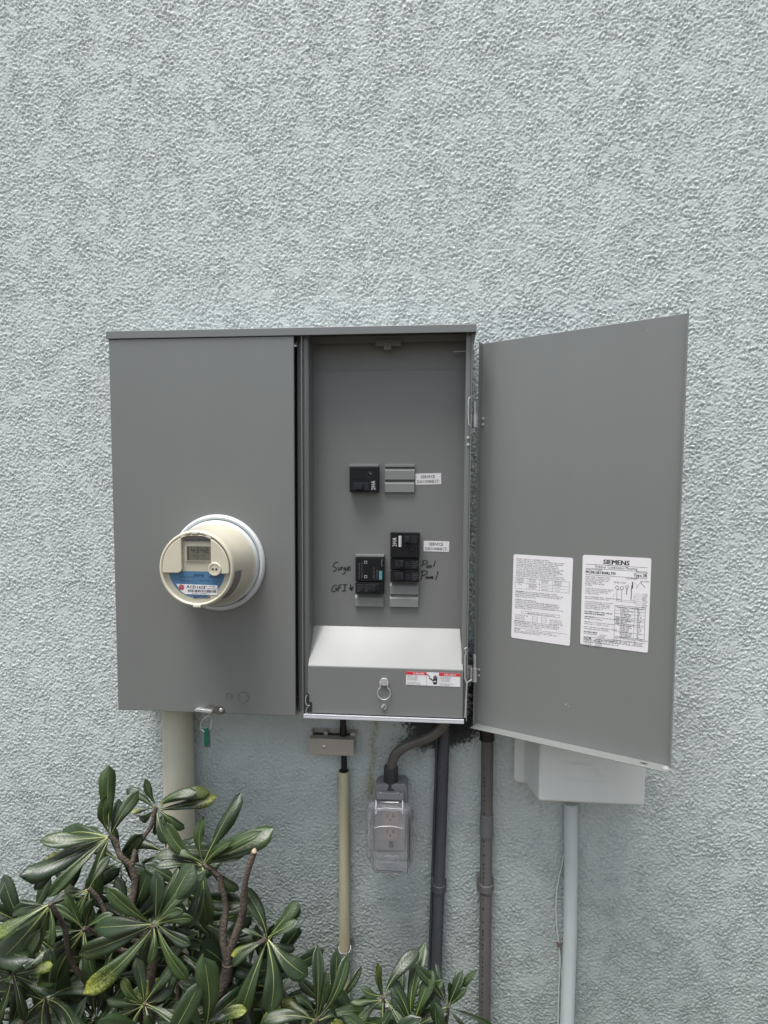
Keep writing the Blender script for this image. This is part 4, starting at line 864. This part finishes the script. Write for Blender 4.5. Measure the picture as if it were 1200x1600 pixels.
# ------------------------------------------------------------------ shrub
def leaf_material():
    m = bpy.data.materials.new('leathery_leaf'); m.use_nodes = True; t = m.node_tree; L = t.links; b = t.nodes['Principled BSDF']
    oi = t.nodes.new('ShaderNodeObjectInfo'); tc = t.nodes.new('ShaderNodeTexCoord'); uv = tc.outputs['UV']
    def ramp(f, c0_, c1_):
        x = t.nodes.new('ShaderNodeMix'); x.data_type = 'RGBA'
        for i, c_ in ((6, c0_), (7, c1_)):
            if isinstance(c_, tuple): x.inputs[i].default_value = (*c_, 1)
            else: L.new(c_, x.inputs[i])
        L.new(f, x.inputs[0]) if not isinstance(f, float) else None
        return x.outputs[2]
    base = ramp(oi.outputs['Random'], (.009, .021, .006), (.034, .062, .012))
    n = t.nodes.new('ShaderNodeTexNoise'); n.inputs['Scale'].default_value = 45; n.inputs['Detail'].default_value = 4; L.new(tc.outputs['Object'], n.inputs['Vector'])
    mr = t.nodes.new('ShaderNodeMapRange'); mr.inputs[1].default_value = .35; mr.inputs[2].default_value = .75; mr.inputs[4].default_value = .6; L.new(n.outputs[0], mr.inputs[0])
    base = ramp(mr.outputs[0], base, (.010, .022, .008))
    # yellowing towards the tip of a few leaves
    sp_ = t.nodes.new('ShaderNodeSeparateXYZ'); L.new(uv, sp_.inputs[0])
    wn = t.nodes.new('ShaderNodeTexWhiteNoise'); wn.noise_dimensions = '1D'; L.new(oi.outputs['Random'], wn.inputs['W'])
    gt = t.nodes.new('ShaderNodeMapRange'); gt.inputs[1].default_value = .84; gt.inputs[2].default_value = .95; L.new(wn.outputs['Value'], gt.inputs[0])
    ad = t.nodes.new('ShaderNodeMath'); ad.operation = 'MULTIPLY_ADD'; L.new(n.outputs[0], ad.inputs[0]); ad.inputs[1].default_value = 1.3; ad.inputs[2].default_value = -.65
    a2_ = t.nodes.new('ShaderNodeMath'); a2_.operation = 'ADD'; L.new(sp_.outputs[0], a2_.inputs[0]); L.new(ad.outputs[0], a2_.inputs[1])
    tp = t.nodes.new('ShaderNodeMapRange'); tp.inputs[1].default_value = .62; tp.inputs[2].default_value = 1.05; L.new(a2_.outputs[0], tp.inputs[0])
    mu = t.nodes.new('ShaderNodeMath'); mu.operation = 'MULTIPLY'; L.new(gt.outputs[0], mu.inputs[0]); L.new(tp.outputs[0], mu.inputs[1])
    base = ramp(mu.outputs[0], base, (.20, .22, .03))
    # underside paler
    ge = t.nodes.new('ShaderNodeNewGeometry'); mb_ = t.nodes.new('ShaderNodeMath'); mb_.operation = 'MULTIPLY'; mb_.inputs[1].default_value = .75; L.new(ge.outputs['Backfacing'], mb_.inputs[0])
    base = ramp(mb_.outputs[0], base, (.085, .125, .06)); L.new(base, b.inputs['Base Color'])
    # side veins
    ab_ = t.nodes.new('ShaderNodeMath'); ab_.operation = 'ABSOLUTE'; L.new(sp_.outputs[1], ab_.inputs[0])
    m1 = t.nodes.new('ShaderNodeMath'); m1.operation = 'MULTIPLY_ADD'; m1.inputs[1].default_value = -1.6; L.new(ab_.outputs[0], m1.inputs[0])
    m2 = t.nodes.new('ShaderNodeMath'); m2.operation = 'MULTIPLY'; m2.inputs[1].default_value = 13; L.new(sp_.outputs[0], m2.inputs[0]); L.new(m2.outputs[0], m1.inputs[2])
    pp = t.nodes.new('ShaderNodeMath'); pp.operation = 'PINGPONG'; pp.inputs[1].default_value = .5; L.new(m1.outputs[0], pp.inputs[0])
    vr = t.nodes.new('ShaderNodeMapRange'); vr.inputs[1].default_value = 0; vr.inputs[2].default_value = .12; L.new(pp.outputs[0], vr.inputs[0])
    n3 = t.nodes.new('ShaderNodeTexNoise'); n3.inputs['Scale'].default_value = 90; L.new(tc.outputs['Object'], n3.inputs['Vector'])
    sm2 = t.nodes.new('ShaderNodeMath'); sm2.operation = 'MULTIPLY_ADD'; sm2.inputs[1].default_value = 1.5; L.new(n3.outputs[0], sm2.inputs[0]); L.new(vr.outputs[0], sm2.inputs[2])
    bu = t.nodes.new('ShaderNodeBump'); bu.inputs['Distance'].default_value = .0002; bu.inputs['Strength'].default_value = .8; L.new(sm2.outputs[0], bu.inputs['Height']); L.new(bu.outputs[0], b.inputs['Normal'])
    rr_ = t.nodes.new('ShaderNodeMapRange'); rr_.inputs[3].default_value = .30; rr_.inputs[4].default_value = .50; L.new(n.outputs[0], rr_.inputs[0]); L.new(rr_.outputs[0], b.inputs['Roughness'])
    b.inputs['Specular IOR Level'].default_value = .55
    return m
LEAF = leaf_material(); RIB = mat('leaf_midrib', (.26, .29, .10), .45); BARK = mat('shrub_bark', (.10, .078, .058), .9, var=(70, .9, (.035, .028, .022), .35), bump=(220, .004)); CUT = mat('cut_wood', (.50, .42, .27), .8)
def leaf_mesh(seed, wd, curl, fold):
    r_ = random.Random(seed); N = 11; S_ = (-1, -.86, -.45, 0, .45, .86, 1); V, Fc, M_, UV = [], [], [], []
    side = r_.uniform(-.09, .09); wav = r_.uniform(.005, .035); ph = r_.uniform(0, 6); cv = r_.uniform(.1, .75)
    def cen(t): return Vector((t*(1-.12*abs(curl)*t), side*math.sin(t*3), .05*math.sin(t*math.pi)*fold-curl*t*t*.5))
    for i in range(N):
        t = i/(N-1); wv = wd*1.04*(t**1.2)*max(0, 1-t**4.0)**.62*1.14 + .006*(1-t)
        if i == N-1: wv = .004
        c_ = cen(t)
        for s_ in S_:
            z = abs(s_)*wv*fold*.9 - s_*s_*wv*cv - (.20*wv if abs(s_) == 1 else 0)*1 + wav*math.sin(t*11+ph+s_*2)*abs(s_)*min(1, t*2)
            V.append((c_.x, c_.y+s_*wv*(.97 if abs(s_) == 1 else 1), c_.z+z)); UV.append((t, s_))
    for i in range(N-1):
        for j in range(6): k = i*7+j; Fc.append((k, k+7, k+8, k+1)); M_.append(0)
    k0 = len(V)
    for i in range(N-1):
        t = i/(N-1); c_ = cen(t); hw = .0090*(1-t)**2.0+.0014; zz = .0035+.003*(1-t)
        V += [(c_.x, c_.y-hw, c_.z+.0012), (c_.x, c_.y, c_.z+zz), (c_.x, c_.y+hw, c_.z+.0012)]; UV += [(t, 0)]*3
    for i in range(N-2):
        for j in range(2): k = k0+i*3+j; Fc.append((k, k+3, k+4, k+1)); M_.append(1)
    me = bpy.data.meshes.new('leaf'); me.from_pydata(V, [], Fc); me.materials.append(LEAF); me.materials.append(RIB)
    ul = me.uv_layers.new(name='UVMap')
    for p in me.polygons:
        p.use_smooth = True; p.material_index = M_[p.index]
        for li in p.loop_indices: ul.data[li].uv = UV[me.loops[li].vertex_index]
    return me
LM = [leaf_mesh(i, *a) for i, a in enumerate(((.195, .3, .5), (.215, .65, .35), (.18, .15, .7), (.23, .5, .25), (.17, .9, .5), (.20, -.1, .4), (.22, 1.1, .3), (.185, .4, .9), (.20, .75, .1), (.165, .2, 1.1), (.21, 1.3, .4), (.19, .5, .6)))]
shrub = thing('pittosporum_shrub', (at(350, 1600, -.30).x, -.30, 0), 'glossy dark green shrub with whorled leaves growing in front of the wall', 'shrub')
sl = wloc(shrub); leaves = []
def leaf(p, d, nrm, L_, mi=None, wf=1.0):
    d = d.normalized(); z = (nrm - d*nrm.dot(d)); z = z.normalized() if z.length > 1e-3 else d.orthogonal().normalized(); y = z.cross(d)
    Mx = Matrix(((d.x, y.x, z.x), (d.y, y.y, z.y), (d.z, y.z, z.z))).to_4x4() @ Matrix.Diagonal((L_, L_*wf, L_, 1))
    Mx.translation = p - sl
    leaves.append((Mx, random.randrange(len(LM)) if mi is None else mi, p.copy()))
CD_ = Vector((0, -1, 0)); UPZ = Vector((0, 0, 1))
def rosette(px, py, Y, specs, facing=None, seed=0):
    c_ = at(px, py, Y); r_ = random.Random(px*7+py+seed); toC = (CAM-c_).normalized(); rt_, up_ = RGT, UPV
    sc = (CD+Y)/FPX; ax = facing or (toC*1.0+UPZ*.55).normalized()
    for sp__ in specs:
        ang, ln = sp__[0], sp__[1]; tau = math.radians(sp__[2] if len(sp__) > 2 else r_.uniform(-8, 32)); wf = sp__[3] if len(sp__) > 3 else r_.uniform(.9, 1.15)
        t = math.radians(ang); d2 = rt_*math.cos(t)+up_*math.sin(t); d = d2*math.cos(tau)+toC*math.sin(tau)
        L_ = min(.155, ln*sc/max(.5, math.cos(tau)))
        # leaves whose axis lies along the sight line turn partly edge-on
        nr = (ax + rt_*r_.uniform(-.6, .6) + up_*r_.uniform(-.4, .45)).normalized()
        leaf(c_ + d*.004 - ax*r_.uniform(0, .022)*(1-math.sin(max(0, tau))), d + Vector((r_.gauss(0, .05), r_.gauss(0, .05), r_.gauss(0, .05))), nr, L_*r_.uniform(.94, 1.04), wf=wf*r_.uniform(.85, 1.1))
    return c_
def rnd_rosette(px, py, Y, n, L0, seed=0, spread=(0, 360), tau=(-5, 55), facing=None):
    r_ = random.Random(int(px*13+py*7+seed)); st = spread[1]-spread[0]
    return rosette(px, py, Y, [(spread[0]+st*(i+r_.uniform(-.3, .3))/n, L0*r_.uniform(.7, 1.1), r_.uniform(*tau)) for i in range(n)], facing)
C_ = {}
C_[1] = rosette(171, 1305, -.24, [(84, 108, -12), (97, 68, 22, 1.3), (55, 78, 10), (68, 60, 0), (176, 98, 18), (179, 138, -10), (165, 60, -5), (204, 190, 25), (211, 148, 20), (219, 108, 28), (199, 130, 5), (255, 86, 30, 1.25), (235, 70, 0)])
C_[2] = rosette(244, 1261, -.20, [(105, 52, 10, 1.35), (140, 62, 5), (48, 66, 20), (24, 86, 10), (17, 98, 0), (188, 32, 30), (295, 52, 35, 1.2), (330, 60, 10), (215, 45, 5), (260, 40, 10)])
C_[3] = rosette(240, 1446, -.36, [(144, 98, 20, 1.45), (104, 86, 20, 1.2), (70, 112, 12, 1.3), (50, 94, 25), (178, 92, 28), (202, 132, 15, 1.15), (225, 148, 18), (325, 66, 30, 1.3), (298, 100, 20, 1.25), (270, 38, 45), (25, 58, 35), (242, 108, 2), (5, 62, 10), (85, 90, 0)], facing=(Vector((0, -1, .35))).normalized())
C_[4] = rosette(317, 1350, -.28, [(130, 98, 10), (153, 76, 15, 1.3), (132, 54, 25), (88, 80, -5, 1.1), (70, 130, 5, .85), (37, 138, 8), (31, 116, 16), (27, 64, 25), (334, 72, 10), (268, 80, 35, 1.2), (254, 92, 20, 1.1), (228, 90, 15), (185, 70, 25), (50, 70, 30)])
C_[5] = rosette(417, 1466, -.30, [(91, 86, 5, 1.15), (62, 82, 8, 1.15), (42, 84, 0, .8), (47, 62, 18, 1.1), (188, 55, 22), (150, 44, 10), (322, 80, 22, 1.2), (250, 122, 15, 1.15), (274, 98, 28, 1.3), (216, 66, 20), (345, 48, 10), (300, 60, 5)])
C_[6] = rosette(131, 1450, -.34, [(216, 90, 20), (240, 146, 15), (258, 152, 20, .9), (108, 72, 0), (140, 66, 20), (190, 72, 15), (40, 55, 20), (75, 60, 10), (228, 120, 0), (290, 70, 20)])
C_[7] = rosette(226, 1567, -.38, [(130, 60, 20), (100, 80, 0), (60, 80, 10), (30, 50, 20), (325, 70, 30), (210, 110, 10), (235, 90, 20), (340, 80, 10), (170, 60, 20), (290, 60, 30)])
C_[8] = rosette(495, 1592, -.34, [(97, 120, 2, .85), (56, 104, 12, 1.0), (80, 82, -5), (176, 86, 25), (120, 52, 20), (150, 70, 0), (20, 80, 10), (200, 60, 20), (70, 70, 0)])
C_[9] = rosette(599, 1557, -.32, [(94, 58, 15, .8), (108, 50, 0), (60, 86, 6), (160, 38, 30, 1.5), (38, 30, 20), (226, 52, 30), (263, 60, 35), (308, 72, 28), (330, 60, 10), (190, 50, 10)])
C_[10] = rosette(700, 1572, -.30, [(106, 66, -5, .6), (82, 54, 10, .7), (56, 80, 5, .9), (44, 46, 30), (128, 90, 10, .9), (340, 84, 5, .5), (215, 60, 30, 1.3), (320, 60, 10, .6), (180, 50, 10), (70, 60, 0), (250, 50, 20)])
C_[11] = rosette(645, 1603, -.33, [(95, 116, 0, .8), (84, 96, 10, .8), (66, 90, -5, .8), (110, 80, 10), (130, 60, 20), (40, 60, 20), (160, 60, 10)])
C_[12] = rosette(139, 1388, -.30, [(203, 124, 15, .8), (190, 60, 10), (250, 70, 20, 1.2), (235, 60, 25), (275, 60, 20), (170, 60, 0), (60, 50, 5)])
C_[13] = rosette(78, 1412, -.38, [(222, 118, 12, 1.3), (205, 96, 20), (190, 80, 0), (245, 90, 5), (270, 60, 20), (170, 50, 10)])
C_[14] = rosette(20, 1520, -.40, [(100, 70, 20), (60, 90, 10), (150, 60, 5), (20, 70, 25), (300, 80, 20), (250, 90, 10), (340, 80, 15), (200, 60, 0)])
for i, (x, y, Y, n, L0) in enumerate(((70, 1560, -.34, 11, 100), (150, 1590, -.30, 11, 100), (300, 1500, -.20, 10, 80), (365, 1560, -.26, 11, 95), (430, 1575, -.22, 10, 80), (545, 1612, -.30, 9, 80), (590, 1640, -.36, 9, 90), (320, 1610, -.36, 11, 90), (250, 1640, -.40, 10, 95), (110, 1650, -.36, 10, 95), (10, 1620, -.36, 10, 95), (400, 1640, -.34, 10, 90), (180, 1500, -.22, 10, 90), (345, 1440, -.16, 8, 70), (210, 1390, -.14, 8, 70), (95, 1500, -.22, 10, 90), (690, 1645, -.34, 9, 80), (480, 1660, -.34, 9, 90), (60, 1475, -.18, 8, 80), (280, 1560, -.18, 9, 80), (390, 1510, -.14, 8, 70), (235, 1590, -.14, 9, 80), (150, 1440, -.14, 8, 60), (-40, 1470, -.36, 10, 100), (-30, 1580, -.30, 10, 100), (310, 1440, -.22, 8, 70), (270, 1480, -.24, 8, 75))):
    C_[20+i] = rnd_rosette(x, y, Y, n, L0, i)
for i, (x, y, Y, n, L0) in enumerate(((185, 1345, -.19, 7, 75), (255, 1330, -.17, 7, 70), (110, 1400, -.22, 7, 80), (290, 1395, -.22, 8, 80), (200, 1440, -.24, 9, 85), (330, 1475, -.24, 8, 80), (45, 1450, -.26, 9, 100), (160, 1530, -.26, 9, 95), (420, 1520, -.24, 8, 85), (90, 1600, -.28, 9, 95), (215, 1500, -.20, 9, 85), (130, 1500, -.20, 9, 90), (350, 1600, -.22, 9, 80), (520, 1570, -.26, 7, 70), (625, 1575, -.26, 7, 75))):
    rnd_rosette(x, y, Y, n, L0, 90+i, facing=(Vector((0, -.8, .6))))
nparts = 0; extra = []
order = sorted(range(len(leaves)), key=lambda i: (leaves[i][2]-CAM).length)
vis = []
for i, (Mx, mi_, p) in enumerate(leaves):
    d = p-CAM; z = d.dot(FWD); y = 800+SHY-FPX*d.dot(UPV)/z
    (vis if y < 1640 and nparts < 296 else extra).append(i); nparts = len(vis)
for i in vis:
    Mx, mi_, p = leaves[i]; o = bpy.data.objects.new('leaf', LM[mi_]); COL.objects.link(o); o.parent = shrub; o.matrix_local = Mx
# branches
def limb(p0, p1, r0, r1, seed=0, n=9, m_=BARK, amt=.012, name='branch'):
    r_ = random.Random(seed); d = p1-p0; pts, rr_ = [], []
    for i in range(n):
        t = i/(n-1); k_ = math.sin(t*math.pi); pts.append(p0+d*t+Vector((math.sin(t*7+seed)*amt*k_, math.cos(t*5+seed)*amt*k_, 0))); rr_.append((r0+(r1-r0)*t)*(1+r_.uniform(-.10, .12)))
    b = MB(); b.tube(pts, rr_, 12); return b.build(name, m_, shrub, smooth=True)
fork = at(356, 1505, -.30); low_ = at(330, 1600, -.31)
limb(Vector((low_.x-.03, -.31, 0)), low_, .016, .0135, 1, name='trunk'); limb(low_, fork, .0135, .0105, 2, amt=.006)
limb(fork, at(343, 1368, -.28), .0078, .0050, 3, amt=.006); limb(at(343, 1368, -.28), C_[4], .0050, .004, 4, amt=.002)
cutp = at(397, 1331, -.29); o_ = limb(fork, cutp, .0076, .0054, 5, amt=.006)
b = MB(); dd_ = (cutp-fork).normalized(); b.tube([cutp-dd_*.001, cutp+dd_*.004, cutp+dd_*.007], [.0052, .0040, .0012], 10); b.build('cut_tip', CUT, o_, smooth=True)
j1 = at(205, 1355, -.24); base2 = Vector((at(260, 1600, -.26).x, -.27, 0))
limb(base2, at(235, 1500, -.26), .013, .009, 6, name='trunk'); limb(at(235, 1500, -.26), j1, .009, .0065, 7); limb(j1, C_[1], .0062, .0045, 8, amt=.004); limb(j1, C_[2], .0055, .004, 9, amt=.006)
limb(at(238, 1560, -.33), C_[3], .006, .0045, 10, amt=.003); limb(base2, at(238, 1560, -.33), .010, .006, 11)
for k_, (root, rb_) in {5: (fork, .005), 6: (at(235, 1500, -.26), .005), 12: (at(235, 1500, -.26), .005), 13: (at(150, 1560, -.3), .005)}.items(): limb(root, C_[k_], rb_, .004, 20+k_, amt=.008)
for k_, c_ in C_.items():
    if k_ in (7, 8, 9, 10, 11, 14) or k_ >= 20:
        s0 = Vector((c_.x*.8+.02*math.sin(k_), c_.y*.7-.09, max(0, c_.z-.55))); limb(s0, c_, .006, .0035, 30+k_, amt=.012)
# the leaves past the limit and below the frame, one mesh
fillv, fillf, fillm, filluv = [], [], [], []
rg = random.Random(77)
for i in range(420):                                                  # lower mass of the shrub down to the ground
    x = rg.uniform(-.75, .42); z = rg.uniform(.06, .40) ; y = rg.uniform(-.52, -.10)
    if z > .22+.12*(x < .1) : continue
    d = Vector((rg.gauss(0, 1), rg.gauss(0, 1)-.5, rg.gauss(.2, .6))).normalized(); leaf(Vector((x, y, z)), d, (UPZ+CD_*.6+Vector((rg.gauss(0, .3), rg.gauss(0, .3), 0))).normalized(), rg.uniform(.06, .10)); extra.append(len(leaves)-1)
for i in extra:
    Mx, mi_, p = leaves[i]; me_ = LM[mi_]; k_ = len(fillv); fillv += [tuple(Mx @ v.co) for v in me_.vertices]
    ul = me_.uv_layers[0].data
    for pl_ in me_.polygons: fillf.append(tuple(v+k_ for v in pl_.vertices)); fillm.append(pl_.material_index); filluv += [tuple(ul[li].uv) for li in pl_.loop_indices]
me_ = bpy.data.meshes.new('foliage'); me_.from_pydata(fillv, [], fillf); me_.materials.append(LEAF); me_.materials.append(RIB); ul = me_.uv_layers.new(name='UVMap')
ul.data.foreach_set('uv', np.array(filluv, np.float32).ravel()); me_.polygons.foreach_set('use_smooth', [True]*len(fillf)); me_.polygons.foreach_set('material_index', fillm)
o = bpy.data.objects.new('foliage', me_); COL.objects.link(o); o.parent = shrub; o['kind'] = 'stuff'
